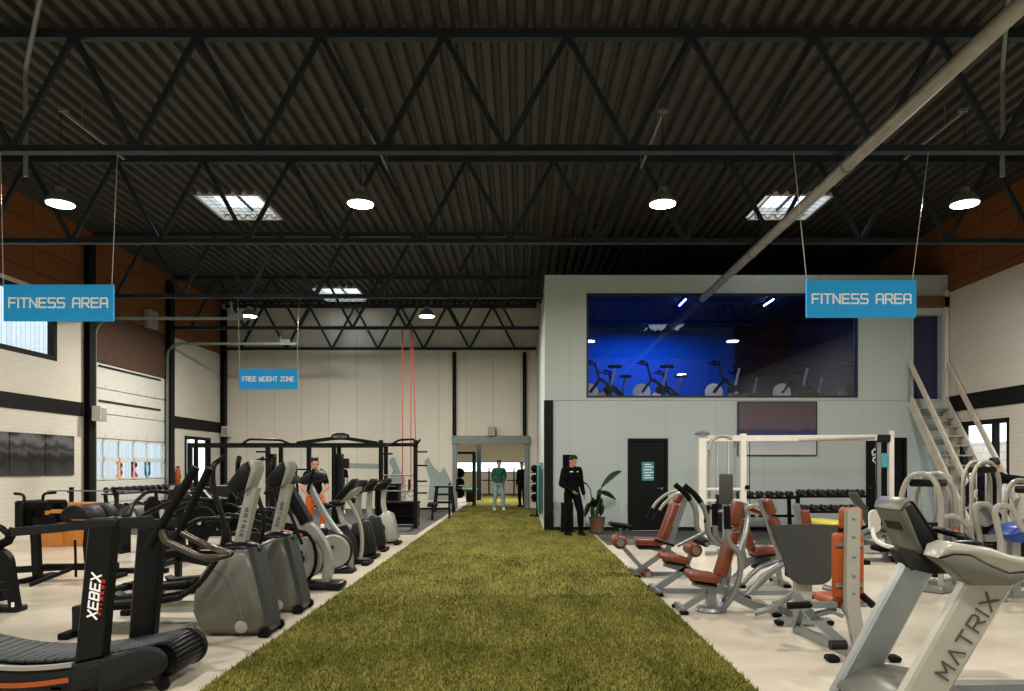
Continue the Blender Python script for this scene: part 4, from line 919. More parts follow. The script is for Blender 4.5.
MB().disc((-.45, -.8, .75), .2, .1, (.2, 1, .1), 20, .03).build('round_pad', 'rubber', s2)
MB().tube([(-.45, -.75, .75), (-.1, -.1, .8)], .03).build('pad_arm', 'pale_plastic', s2)
s3 = stack_tower('weight_stack_machine', 'silver looped weight stack frame cut by the right edge of the picture', (wx(1034, 10.0), 10.0, 0), .2, .5, 1.4)
# white framed machine with a disc cover and blue shell seat
def blue_seat():
    Y = 9.0; x0 = wx(1010, Y); t = thing('leg_press_machine', 'pale framed machine with a blue shell seat at the right edge', 'gym machine', (x0, Y, 0)); q = Q(Y, x0)
    def b(px, py, y=0): a = q(px, py); return (a[0], y, a[1])
    P = [q(*p) for p in ((997, 534), (1006, 526), (1020, 523), (1040, 520), (1042, 535), (1026, 541), (1006, 541))]
    MB().prism(P, -.22, .22, 'xz', .03, .03).build('seat_shell', 'blue_plastic', t, 50)
    MB().tube([b(990, 538, -.2), b(984, 512, -.2), (b(986, 505)[0], -.2, b(986, 505)[2]), b(1000, 505, -.2), b(1012, 530, -.2)], .035, 12, .1).build('frame_loop', 'pale_plastic', t)
    MB().tube([b(990, 538, .2), b(984, 512, .2), (b(986, 505)[0], .2, b(986, 505)[2]), b(1000, 505, .2), b(1012, 530, .2)], .035, 12, .1).build('frame_loop', 'pale_plastic', t)
    MB().tube([b(990, 538, -.2), b(990, 595, -.2)], .035).build('front_leg', 'pale_plastic', t); MB().tube([b(990, 538, .2), b(990, 595, .2)], .035).build('front_leg', 'pale_plastic', t)
    MB().tube([b(1014, 538), b(1014, 596)], sect=(.1, .1)).build('seat_column', 'silver', t, 0)
    MB().tube([b(985, 595), b(1060, 595)], sect=(.1, .08)).build('base_rail', 'silver', t, 0)
    for px in (987, 1055): MB().box((b(px, 596)[0], 0, .03), (.12, .6, .06), None, .01).build('crossfoot', 'silver', t)
    MB().disc(b(1000, 518, .3), .13, .06, (0, 1, 0), 20, .01).build('cover_disc', 'light_plastic', t)
    MB().tube([b(995, 512, .28), b(1005, 520, .28)], .02).build('cover_arm', 'silver', t)
    MB().tube([b(984, 538), b(1012, 538)], sect=(.08, .06)).build('cross_beam', 'silver', t, 0)
blue_seat()
def row_white():
    Y = 12.2; x0 = wx(880, Y); q = Q(Y, x0); t = thing('ab_machine', 'white tubed machine with a round white cover between the incline bench and the treadmill console', 'gym machine', (x0, Y, 0))
    def b(px, py, y=0): a = q(px, py); return (a[0], y, a[1])
    MB().tube([b(874.5, 513), b(874.5, 529)], sect=(.18, .06)).disc(b(874.5, 515, 0), .09, .052).disc(b(874.5, 527), .09, .052).build('round_cover', 'white_paint', t)
    MB().tube([b(872, 528), b(872, 540, -.1), b(880, 545, -.2), b(895, 547, -.2)], .035, 12, .15).build('frame_tube', 'white_paint', t)
    MB().tube([b(866, 531, .2), b(866, 558, .2)], sect=(.08, .08)).build('post', 'silver', t, 0)
    MB().tube([b(874.5, 527, .04), b(866, 535, .2)], sect=(.06, .05)).build('cover_arm', 'silver', t, 0)
    MB().tube([b(855, 562, .2), b(905, 562, .2)], sect=(.08, .07)).build('base_rail', 'silver', t, 0)
    for px in (860, 900): MB().box((b(px, 562)[0], .1, .035), (.12, .7, .07), None, .01).build('crossfoot', 'rubber', t)
    MB().box((b(890, 549)[0], .1, b(890, 549)[2]), (.42, .34, .09), None, .03, 3).build('seat', 'rubber', t)
    MB().tube([b(890, 562, .2), b(890, 550, .12)], sect=(.07, .06)).build('seat_post', 'silver', t, 0)
    MB().tube([b(895, 547, -.2), b(897, 540, -.2)], .04).build('grip', 'rubber', t)
row_white()

# ---- plant, bin
t = thing('potted_plant', 'potted plant with large drooping dark leaves against the studio wall beside the black door', 'plant', (wx(597, 17.5), 17.5, .012))
MB().lathe([(.13, 0), (.15, .02), (.19, .36), (.2, .38), (.175, .38), (.16, .33)]).build('pot', 'pot', t); MB().disc((0, 0, .33), .165, .02, (0, 0, 1)).build('soil', 'soil', t)
def leaf(base, elbow, tip, w, ang):
    s = MB().tube([base, elbow], .014, 6).build('leaf_stalk', 'stem', t)
    mb = MB(); A, B = Vector(elbow), Vector(tip); d = (B - A); mid = (A + B) / 2 + Vector((0, 0, d.length * .22)); side = d.cross(Vector((0, 0, 1)))
    side = (side.normalized() if side.length > .01 else Vector((0, 1, 0))); side = Quaternion(d.normalized(), ang) @ side
    n = 9; vs = []
    for i in range(n + 1):
        f = i / n; c = A * (1 - f) ** 2 + mid * 2 * f * (1 - f) + B * f * f; hw = w * math.sin(PI * min(1, f * .9 + .06)) ** .8
        vs += [c - side * hw, c + Vector((0, 0, -.02)), c + side * hw]
    fs = [q for i in range(n) for q in ((i * 3, i * 3 + 1, i * 3 + 4, i * 3 + 3), (i * 3 + 1, i * 3 + 2, i * 3 + 5, i * 3 + 4))]
    o = mb.add(vs, fs).build('leaf', 'leaf', t); so = o.modifiers.new('s', 'SOLIDIFY'); so.thickness = .006
k = 17.5 / F
def pl(px, py, y): return ((px - 597) * k, y, EYE - (py - VY) * k - .012)
for b_, e_, tp, w_, a_ in (((596, 520), (601, 487), (620, 471), .09, .9), ((597, 520), (599, 492), (615, 499), .1, -.7), ((595, 520), (590, 488), (583, 482), .08, .5), ((595, 521), (590, 503), (584, 516), .11, 1.2), ((597, 521), (597, 503), (600, 489), .12, 1.4), ((596, 521), (593, 512), (592, 497), .11, 1.3), ((597, 521), (599, 508), (602, 498), .1, 1.0), ((596, 521), (592, 517), (590, 507), .1, 1.5), ((597, 521), (600, 515), (603, 505), .12, 1.3), ((597, 521), (596, 510), (596, 494), .13, 1.5), ((597, 521), (598, 514), (601, 503), .13, 1.6), ((596, 521), (594, 508), (593, 499), .12, .4)):
    leaf(pl(*b_, 0), pl(*e_, random.uniform(-.1, .1)), pl(*tp, random.uniform(-.25, .1)), w_, a_)
t = thing('tall_bin', 'tall black bin standing against the studio wall behind the man in black', 'bin', (wx(567, 17.7), 17.7, .025))
MB().prism([(-.15, 0), (.15, 0), (.14, .66), (-.14, .66)], -.14, .14, 'xz', .01).build('body', 'black_metal', t); MB().box((0, 0, .68), (.3, .3, .04), None, .012).build('lid', 'charcoal', t)
struct(MB().span((.8, YB - .01, .0), (2.6, YB + .029, .1)).build('baseboard_studio', 'trim_dark', None, 0))
struct(MB().span((3.66, YB - .01, .0), (8.46, YB + .029, .1)).build('baseboard_studio_right', 'trim_dark', None, 0))

# ---- spin bikes upstairs
def spin_bike(loc, rz, lab):
    t = thing('spin_bike', lab, 'spin bike', loc, rz, 'spin bikes in the blue studio')
    MB().disc((-.42, 0, .27), .24, .04, (0, 1, 0), 28, .01).build('flywheel', 'chrome', t)
    MB().tube([(-.42, -.07, .27), (-.15, 0, .62), (.25, 0, .3), (.45, 0, .05)], sect=(.07, .07), rad=.08).tube([(-.42, .07, .27), (-.2, .03, .58)], sect=(.04, .04)).build('frame', 'black_metal', t)
    MB().tube([(-.17, 0, .58), (-.28, 0, .98)], sect=(.05, .05)).build('handlebar_post', 'black_metal', t, 0)
    MB().tube([(-.52, -.2, 1.06), (-.3, -.2, 1.0), (-.27, 0, .99), (-.3, .2, 1.0), (-.52, .2, 1.06)], .02, 8, .08).build('handlebar', 'rubber', t)
    MB().box((-.4, 0, 1.06), (.1, .12, .06), None, .01).build('console', 'black_metal', t)
    MB().tube([(.12, 0, .4), (.24, 0, .9)], sect=(.05, .05)).build('seat_post', 'pale_plastic', t, 0)
    MB().prism([(.05, -.03), (.12, -.06), (.38, -.13), (.42, 0), (.38, .13), (.12, .06), (.05, .03)], .9, .97, 'xy', .02).build('saddle', 'rubber', t)
    for x in (-.5, .45): MB().box((x, 0, .03), (.08, .5, .06), None, .01).build('floor_bar', 'black_metal', t)
    MB().tube([(-.5, 0, .05), (.45, 0, .05)], sect=(.06, .05)).build('base_rail', 'black_metal', t, 0)
    MB().disc((.02, -.06, .33), .1, .03).tube([(.02, -.1, .33), (.1, -.1, .18)], .014, 6).box((.1, -.16, .18), (.1, .1, .03)).build('crank', 'charcoal', t)
    return t
sb = None
for i, (px, Y, zz, rz, lab) in enumerate(((652, 19.0, 3.22, 0, 'spin bike behind the studio glass, second silver flywheel from the left'), (724, 19.0, 3.22, 0, 'spin bike behind the studio glass, third silver flywheel from the left'), (792, 19.0, 3.22, 0, 'spin bike behind the studio glass, fourth silver flywheel from the left'), (600, 19.0, 3.22, .05, 'spin bike at the left end of the studio glass'), (858, 19.2, 3.22, 0, 'spin bike at the right end of the studio glass'), (667, 21.0, 3.22, .1, 'spin bike in the second row left of the studio centre'), (743, 21.0, 3.22, .1, 'spin bike in the second row near the studio centre'), (808, 21.0, 3.22, .1, 'spin bike in the second row at the studio right'), (612, 21.0, 3.22, .4, 'spin bike in the second row at the studio left'))):
    loc = (wx(px + 6, Y), Y, zz)
    if sb is None: sb = spin_bike(loc, rz, lab)
    else: dup(sb, loc, rz, lab)

# ================================================================== LEFT OF THE TURF
# ---- black curved treadmill in the left foreground
def curved_treadmill():
    YN, YFR = 5.3, 5.92; x0 = -3.1; yc = (YN + YFR) / 2; t = thing('curved_treadmill', 'black curved treadmill in the left foreground with an orange stripe and white red lettering', 'treadmill', (x0, yc, 0))
    n = Q(YN, x0); f = Q(YFR, x0); yn, yf = YN - yc, YFR - yc
    def a3(q, p, y): a = q(*p); return (a[0], y, a[1])
    # side panels with the curved top line
    prof_top = [(-60, 642), (-20, 655), (20, 665), (50, 665), (78, 662)]
    for (q, y, nm) in ((n, yn, 'near'), (None, yf, 'far')):
        P = [n(*p) for p in ([(-110, 640), (-60, 655), (-20, 663), (20, 666), (50, 665), (80, 661), (110, 655), (135, 650), (150, 652), (156, 662), (150, 675), (135, 684), (100, 690), (60, 697), (0, 697), (-60, 690), (-110, 680)])]
        sp = MB().prism(P, y - .05, y + .05, 'xz', .02).build('side_panel', 'charcoal', t, 50)
        if nm == 'near':
            pts = [a3(n, p, y - .052) for p in ((-60, 676), (-20, 682), (15, 684), (45, 682), (73, 678))]
            MB().tube(pts, sect=(.035, .008), up=(0, 1, 0), rad=.1).build('orange_stripe', 'bright_orange', sp, label='orange stripe')
            pts = [a3(n, p, y - .045) for p in ((-60, 656), (-20, 664), (20, 667), (50, 666), (76, 663))]
            MB().tube(pts, sect=(.03, .03), rad=.1).build('step_rail', 'light_plastic', sp, 50)
            P = [n(*p) for p in ((104, 657), (130, 650), (150, 644), (164, 646), (172, 654), (172, 664), (164, 673), (140, 683), (104, 692))]
            MB().prism(P, y - .09, y - .04, 'xz', .02, .03).build('front_cover', 'charcoal', sp, 50)
    # slatted belt following the curve then round the front drum
    pth = [n(*p) for p in ((-110, 640), (-60, 652), (-20, 659), (20, 662), (60, 660), (100, 655), (130, 649), (150, 644), (161, 642))]
    bl = MB()
    P = fillet([(a, 0, b) for a, b in pth], .2, 4)
    L = 0
    for i in range(len(P) - 1):
        seg = P[i + 1] - P[i]; m = max(1, int(seg.length / .055))
        for k in range(m):
            c = P[i] + seg * (k + .5) / m; d = seg.normalized(); z = Vector((-d.z, 0, d.x))
            bl.box((c.x, 0, c.z - .015), (seg.length / m - .006, yf - yn - .1, .03), Matrix((d, Vector((0, 1, 0)), z)).transposed(), .006)
    bl.build('slat_belt', 'belt', t, 50)
    c = n(161, 661); dr = MB(); r = .128
    for k in range(22):
        a = 2 * PI * k / 22; d = Vector((math.cos(a), 0, math.sin(a)))
        dr.box((c[0] + d.x * (r - .01), -.1, c[1] + d.z * (r - .01)), (.024, yf - yn - .2, .03), Matrix((d, Vector((0, 1, 0)), Vector((-d.z, 0, d.x)))).transposed(), .005)
    dr.disc((c[0], -.1, c[1]), r - .015, yf - yn - .22, (0, 1, 0), 28)
    drm = dr.build('front_drum', 'black_metal', t, 50)
    for y in (yf - .17,): MB().disc((c[0], y, c[1]), .142, .05, (0, 1, 0), 30, .012).build('drum_cap', 'charcoal', drm)
    # columns
    for (q, y, p0, p1, near) in ((n, yn, ((78, 662), (107, 655)), ((92, 524), (118, 521)), True), (f, yf, ((131, 640), (156, 636)), ((140, 528), (166, 524)), False)):
        P = [q(*p0[0]), q(*p0[1]), q(*p1[1]), q(*p1[0])]
        co_ = MB().prism(P, y - .05, y + .05, 'xz', .012).build('column', 'black_metal', t, 0)
        Pb = [q(p0[0][0] - 4, p0[0][1] + 30), q(p0[1][0] + 1, p0[1][1] + 30), q(p0[1][0] + 1, p0[1][1] + 4), q(p0[0][0] - 2, p0[0][1] + 6)]
        MB().prism(Pb, y - .065, y + .06, 'xz', .02).build('column_boot', 'charcoal', co_, 50)
        if near:
            A = Vector(a3(n, (96.5, 617), y - .052)); B = Vector(a3(n, (101, 574), y - .052)); d = B - A; L = d.length; d.normalize(); v = Vector((-d.z, 0, d.x))
            words('XEBEX', A - v * .03, d, v, .064, .0125, L, 'letter_white', co_, .8, .38, .2)
            A = Vector(a3(n, (104, 613), y - .052)); B = Vector(a3(n, (107.5, 579), y - .052)); d = B - A; L = d.length; d.normalize(); v = Vector((-d.z, 0, d.x))
            words('FITNESS', A - v * .01, d, v, .022, .006, L, 'letter_red', co_, .8, 1.0)
    # hand rails, sled poles and the front loop
    MB().tube([a3(n, (13, 532), yn), a3(n, (60, 528), yn), a3(n, (93, 524), yn), a3(n, (152, 520), yn)], sect=(.06, .06), rad=.1).build('handrail', 'charcoal', t, 0)
    MB().box(a3(n, (105, 523), yn), (.22, .11, .075), Matrix.Rotation(-.06, 3, 'Y'), .015).build('rail_bracket', 'charcoal', t)
    MB().tube([a3(f, (58, 527), yf), a3(f, (140, 524), yf), a3(f, (176, 522), yf)], sect=(.06, .06), rad=.1).build('handrail', 'charcoal', t, 0)
    MB().tube([a3(n, (149, 547), yn), a3(n, (196, 467), yn)], .03, 14).build('sled_pole', 'rubber', t); MB().tube([a3(f, (174, 543), yf), a3(f, (209.5, 468), yf)], .03, 14).build('sled_pole', 'rubber', t)
    MB().tube([a3(n, (160, 526), yn), a3(n, (163, 540), yn), a3(n, (205, 560), yn), a3(n, (226, 556), yn + .12), a3(f, (224, 548), yf - .1), a3(f, (205, 545), yf), a3(f, (176, 530), yf)], .026, 12, .09).build('front_loop', 'bronze', t)
    for (q, y) in ((n, yn - .03), (f, yf)):
        w_ = q(165, 681.5); MB().disc((w_[0], y, .05), .05, .035, (0, 1, 0), 20, .008).build('transport_wheel', 'rubber', t)
        MB().tube([(w_[0] - .06, y, .13), (w_[0], y, .05)], sect=(.04, .03)).build('wheel_arm', 'charcoal', t, 0)
    for x in (-1.1, -.2):
        MB().box((x, 0, .02), (.1, yf - yn + .1, .04), None, .01).build('rubber_foot', 'rubber', t)
    return t
curved_treadmill()

# ---- cross trainers with sail-shaped shrouds
def cross_trainer(lab, loc, rz, body='grey_plastic', post='light_plastic', txt=True):
    t = thing('cross_trainer', lab, 'cross trainer', loc, rz)
    out = [(-.58, .03), (-.665, .22), (-.66, .37), (-.6, .58), (-.46, .735), (-.27, .815), (-.15, .815), (-.09, .62), (-.02, .31), (.03, .1), (-.06, .03)]
    sh = MB().prism(out, -.19, .19, 'xz', .05).build('shroud', body, t, 50)
    MB().tube([(-.13, 0, .83), (-.085, 0, .66), (-.01, 0, .34), (.035, 0, .12), (.03, 0, .05)], sect=(.05, .3), rad=.12).build('front_spine', 'spine_grey', t, 50)
    MB().tube([(-.52, -.188, .66), (-.36, -.19, .6), (-.24, -.19, .4), (-.17, -.188, .08)], .012, 8, .2).build('shroud_crease', body, sh)
    MB().lathe([(.05, -.006), (.06, 0), (.05, .006)], (-.2, -.195, .1), (0, 1, 0), 20).build('badge', 'pale_plastic', sh)
    MB().ell((-.27, 0, .81), (.2, .13, .08), 16, 8).build('neck_cover', 'black_metal', t)
    po = MB().tube([(-.29, 0, .78), (-.15, 0, 1.4)], sect=(.1, .12), up=(0, 1, 0)).build('console_post', post, t, 0)
    if txt:
        d = Vector((-.14, 0, -.62)).normalized(); v = Vector((-d.z, 0, d.x))
        words('MATRIX', Vector((-.192, -.062, 1.2)) - v * .017, d, v, .033, .005, .27, 'letter_dark', po, .8, .7)
    cn = MB().prism([(-.37, 1.43), (-.34, 1.37), (-.25, 1.36), (-.19, 1.41), (-.14, 1.57), (-.17, 1.645), (-.21, 1.63)], -.13, .13, 'xz', .025).build('console', 'charcoal', t, 50)
    MB().prism([(-.2, 1.36), (-.15, 1.4), (-.085, 1.57), (-.1, 1.65), (-.17, 1.655), (-.145, 1.57)], -.12, .12, 'xz', .015).build('console_back', post, cn, 50)
    for y in (-.3, .3):
        MB().tube([(-.36, y * .6, 1.68), (-.42, y, 1.62), (-.42, y, 1.4), (-.3, y, 1.05), (-.34, y, .8), (-.55, y, .5), (-.75, y, .38)], .025, 10, .12).build('swing_arm', 'black_metal', t)
        MB().tube([(-.3, y * .6, 1.1), (-.55, y * .9, 1.12), (-.72, y * .9, 1.02)], .022, 10, .08).build('fixed_handle', 'black_metal', t)
        MB().tube([(-.75, y * .7, .38), (-1.2, y * .7, .3), (-1.75, y * .7, .26)], sect=(.05, .05), rad=.1).build('foot_link', 'black_metal', t, 0)
        MB().prism([(-1.55, .3), (-1.15, .33), (-1.12, .38), (-1.16, .36), (-1.52, .33), (-1.58, .36)], y * .7 - .08, y * .7 + .08, 'xz').build('pedal', 'charcoal', t, 0)
    MB().tube([(-.5, 0, .05), (-1.85, 0, .05)], sect=(.1, .1)).build('base_rail', 'light_plastic', t, 0)
    MB().box((-1.8, 0, .03), (.1, .6, .06), None, .01).build('rear_foot', 'rubber', t); MB().box((0, 0, .025), (.08, .42, .05), None, .01).build('front_foot', 'rubber', t)
    for y in (-.19, .19): MB().disc((.03, y, .05), .05, .04).build('transport_wheel', 'rubber', t)
    MB().tube([(-1.7, 0, .08), (-1.7, 0, .3)], sect=(.08, .5)).build('rear_stand', 'charcoal', t, 0)
    return t
ct = cross_trainer('grey sail shaped cross trainer nearest the viewer in the turf side row', (wx(263, 6.9), 7.08, 0), 0)
dup(ct, (wx(296.5, 8.0), 8.18, 0), 0, 'grey sail shaped cross trainer second from the viewer in the turf side row')
bk = dup(ct, (-5.1, 16.2, 0), PI * .5, 'black cross trainer in the second row beside the person in orange trousers')
recolour(bk, {'grey_plastic': 'black_metal', 'light_plastic': 'charcoal', 'pale_plastic': 'charcoal', 'spine_grey': 'charcoal', 'letter_dark': 'charcoal'})

# ---- trainers with big pale discs
def arc_trainer():
    Y = 9.45; x0 = wx(326, Y); q = Q(Y, wx(334, Y)); t = thing('arc_trainer', 'silver arc trainer with pale round disc and black band, third in the row', 'cross trainer', (x0, Y + .2, 0))
    def b(px, py, y=0): a = q(px, py); return (a[0], y, a[1])
    c = b(307.5, 560)
    ds = MB().disc((c[0], -.1, c[2]), .27, .06, (0, 1, 0), 40, .02).build('side_disc', 'light_plastic', t); MB().disc((c[0], -.14, c[2]), .05, .04).build('disc_hub', 'charcoal', ds)
    MB().tube([(c[0] + math.cos(a) * (.24 if math.cos(a) < 0 else .2), -.16, c[2] + .03 + math.sin(a) * .33) for a in [2 * PI * k / 24 for k in range(24)]], .022, 8, closed=True).build('rubber_band', 'rubber', t)
    MB().disc((c[0], .1, c[2]), .27, .06, (0, 1, 0), 40, .02).build('side_disc', 'light_plastic', t)
    MB().tube([b(290, 519), b(305, 522), b(318, 531), b(330, 550), b(334, 568), b(330, 584)], sect=(.1, .17), rad=.2).build('arched_fairing', 'light_plastic', t, 50)
    MB().tube([b(287, 482), b(299, 503), b(311, 524)], sect=(.13, .2)).build('mast', 'black_metal', t, 0)
    MB().prism([q(*p) for p in ((272, 492), (276, 483), (298, 476), (300, 481), (286, 490))], -.2, .2, 'xz', .015).build('console', 'charcoal', t, 50)
    MB().box(b(291, 536), (.3, .36, .06), Matrix.Rotation(.2, 3, 'Y'), .02).build('orange_trim', 'bright_orange', t, label='orange trim')
    MB().span((-.8, -.2, .02), (.12, .2, .1), .03).build('base', 'charcoal', t); MB().box((.1, -.05, .06), (.2, .34, .1), None, .04, 2).build('front_shoe', 'black_metal', t)
    for y in (-.22, .22):
        MB().tube([(-.3, y, .5), (-.8, y, .32), (-1.15, y, .28)], sect=(.06, .05), rad=.1).build('foot_link', 'charcoal', t, 0); MB().box((-1.1, y, .33), (.36, .16, .05), None, .015).build('pedal', 'rubber', t)
        MB().tube([(-.3, y, .6), (-.45, y, 1.0), (-.62, y, 1.3), (-.6, y, 1.55)], .022, 10, .1).build('swing_arm', 'black_metal', t)
arc_trainer()
def disc_trainer():
    Y = 10.95; x0 = wx(347, Y); q = Q(Y, wx(351, Y)); t = thing('disc_trainer', 'silver disc trainer with a long leaning tube post, fourth in the turf side row', 'cross trainer', (x0, Y + .2, 0))
    def b(px, py, y=0): a = q(px, py); return (a[0], y, a[1])
    c = b(336, 552)
    for y in (-.12, .12):
        ds = MB().disc((c[0], y, c[2]), .25, .05, (0, 1, 0), 36, .02).build('side_disc', 'light_plastic', t); 
    MB().disc((c[0], 0, c[2]), .27, .16, (0, 1, 0), 36, .03).build('disc_rim', 'charcoal', t)
    MB().tube([b(309, 483), b(317, 500), b(330, 523), b(345, 541), b(352, 557), b(351, 570)], .05, 12, .2).build('curved_post', 'silver', t)
    MB().prism([q(*p) for p in ((300, 482), (303, 478), (318, 470), (324, 474), (323, 480), (308, 485))], -.22, .22, 'xz', .015).build('console', 'charcoal', t, 50)
    MB().prism([q(*p) for p in ((324, 575), (352, 568), (356, 572), (354, 578), (324, 580))], -.17, .17, 'xz', .02).build('base', 'charcoal', t, 50)
    MB().tube([(-.2, 0, .05), (-1.4, 0, .05)], sect=(.1, .08)).build('base_rail', 'silver', t, 0); MB().box((-1.35, 0, .025), (.1, .5, .05), None, .01).build('rear_foot', 'rubber', t)
    for y in (-.22, .22):
        MB().tube([(-.2, y, .4), (-.9, y, .3)], sect=(.05, .05)).build('foot_link', 'charcoal', t, 0); MB().box((-.9, y, .34), (.34, .15, .05), None, .015).build('pedal', 'rubber', t)
        MB().tube([b(312, 492, y), b(315, 480, y), b(318, 469, y)], .022, 10, .1).build('handle', 'black_metal', t)
disc_trainer()
def c_post():
    Y = 11.85; x0 = wx(360, Y); q = Q(Y, x0); t = thing('climber_machine', 'dark climber with a slim pale bowed front tube, fifth in the turf side row', 'climber', (x0, Y + .2, 0))
    def b(px, py, y=0): a = q(px, py); return (a[0], y, a[1])
    MB().tube([b(343, 497), b(350, 508), b(358, 525), b(360, 545), b(357, 566)], .033, 12, .25).build('bowed_post', 'pale_plastic', t)
    MB().prism([q(*p) for p in ((334, 500), (338, 494), (352, 479), (355, 482), (352, 488), (342, 500))], -.24, .24, 'xz', .015).build('console', 'black_metal', t, 50)
    MB().prism([q(*p) for p in ((340, 503), (346, 492), (357, 487), (357, 491), (347, 499))], -.2, .2, 'xz', .01).build('reading_rack', 'light_plastic', t, 50)
    MB().prism([q(*p) for p in ((325, 570), (322, 545), (328, 530), (342, 526), (352, 540), (354, 570))], -.15, .15, 'xz', .04).build('body', 'charcoal', t, 50)
    MB().tube([(-.7, 0, .04), (.12, 0, .04)], sect=(.08, .08)).build('base_rail', 'charcoal', t, 0)
    for x in (-.68, .08): MB().box((x, 0, .03), (.12, .5, .06), None, .02).build('foot_bar', 'rubber', t)
    for y in (-.2, .2): MB().box((-.35, y, .3 + y * .3), (.36, .14, .05), None, .015).build('pedal', 'rubber', t)
c_post()
def upright_bike(lab, px, Y, dark=True, post='light_plastic'):
    x0 = wx(px, Y); t = thing('exercise_bike', lab, 'exercise bike', (x0, Y + .15, 0))
    MB().prism([(-.4, .06), (-.44, .3), (-.34, .58), (-.18, .68), (-.06, .62), (0, .4), (.06, .14), (.02, .06)], -.16, .16, 'xz', .05).build('shroud', 'charcoal' if dark else 'light_plastic', t, 50)
    MB().tube([(-.22, 0, .6), (-.27, 0, .85), (-.24, 0, 1.15)], sect=(.09, .09), rad=.1).build('console_post', post, t, 0)
    MB().prism([(-.42, 1.18), (-.36, 1.1), (-.2, 1.14), (-.1, 1.3), (-.14, 1.36), (-.2, 1.36)], -.17, .17, 'xz', .02).build('console', 'black_metal', t, 50)
    MB().tube([(-.2, -.12, 1.15), (-.42, -.26, 1.12), (-.5, -.28, 1.24)], .02, 8, .06).tube([(-.2, .12, 1.15), (-.42, .26, 1.12), (-.5, .28, 1.24)], .02, 8, .06).tube([(-.2, -.12, 1.15), (-.2, .12, 1.15)], .02, 8).build('handlebar', 'rubber', t)
    MB().tube([(-.4, 0, .35), (-.75, 0, .5), (-.85, 0, .86)], sect=(.08, .07), rad=.1).build('seat_post', post, t, 0)
    MB().ell((-.87, 0, .9), (.16, .14, .06), 16, 8).build('saddle', 'rubber', t)
    for x in (-.95, .04): MB().box((x, 0, .03), (.1, .5, .06), None, .02).build('foot_bar', 'rubber', t)
    MB().tube([(-.95, 0, .06), (0, 0, .06)], sect=(.09, .07)).build('base_rail', 'charcoal', t, 0)
    MB().disc((-.3, -.17, .34), .1, .04).tube([(-.3, -.19, .34), (-.4, -.19, .2)], .015, 6).box((-.4, -.25, .2), (.1, .1, .03)).build('crank', 'black_metal', t)
    return t
upright_bike('dark shrouded exercise bike with a pale post, sixth in the turf side row', 371.5, 12.75)
upright_bike('dark shrouded exercise bike with a pale post, seventh in the turf side row', 381.5, 13.8)
upright_bike('pale grey shrouded exercise bike at the far end of the turf side row', 395, 15.0, False, 'pale_plastic')

# ---- roman chair with two half round pads
def ghd():
    Y = 10.4; x0 = wx(70, Y); q = Q(Y, x0); t = thing('back_extension_bench', 'black back extension bench with half round thigh pads beyond the black treadmill', 'gym machine', (x0, Y, 0))
    def b(px, py, y=0): a = q(px, py); return (a[0], y, a[1])
    for (ya, yb_) in ((-.2, .26), (.32, .6)):
        c = b(82, 514); P = [(c[0] - .205 * math.cos(PI * k / 14), .86 + .2 * math.sin(PI * k / 14)) for k in range(15)]
        MB().prism(P, ya, yb_, 'xz', .02).build('thigh_pad', 'charcoal', t, 50)
    MB().tube([b(38, 577), b(37, 566), b(36, 540), b(33, 510)], sect=(.1, .09), rad=.1).build('front_post', 'black_metal', t, 0)
    MB().tube([b(12, 570), b(60, 567), b(118, 566)], sect=(.09, .08)).build('main_beam', 'black_metal', t, 0)
    MB().tube([b(90, 520), b(88, 545), b(90, 568)], sect=(.1, .09)).build('pad_post', 'black_metal', t, 0)
    MB().tube([b(75, 540), b(76, 577)], .018, 8).build('rear_post', 'black_metal', t)
    for y in (-.2, .2): MB().tube([b(33, 512, y), b(34, 494, y), b(24 if y < 0 else 47, 493, y)], .02, 8, .06).build('raised_handle', 'black_metal', t)
    for (px, py) in ((48, 505), (52, 519)):
        c = b(px, py); 
        for y in (-.17, .17): MB().tube([(c[0] - .13, y, c[2]), (c[0] + .13, y, c[2])], .07, 14).build('ankle_roller', 'rubber', t)
    MB().box(b(30, 515), (.12, .5, .42), None, .02).build('foot_plate', 'black_metal', t)
    MB().tube([b(36, 530), b(62, 523), b(95, 523)], sect=(.07, .06)).build('adjuster', 'charcoal', t, 0)
    for px in (38, 110): MB().box((b(px, 577)[0], 0, .03), (.12, .75, .06), None, .015).build('crossfoot', 'rubber', t)
    MB().tube([b(110, 566), b(110, 577)], sect=(.08, .08)).build('rear_leg', 'black_metal', t, 0)
    MB().box(b(66, 566), (.7, .2, .05), None, .02).build('step_board', 'rubber', t)
ghd()
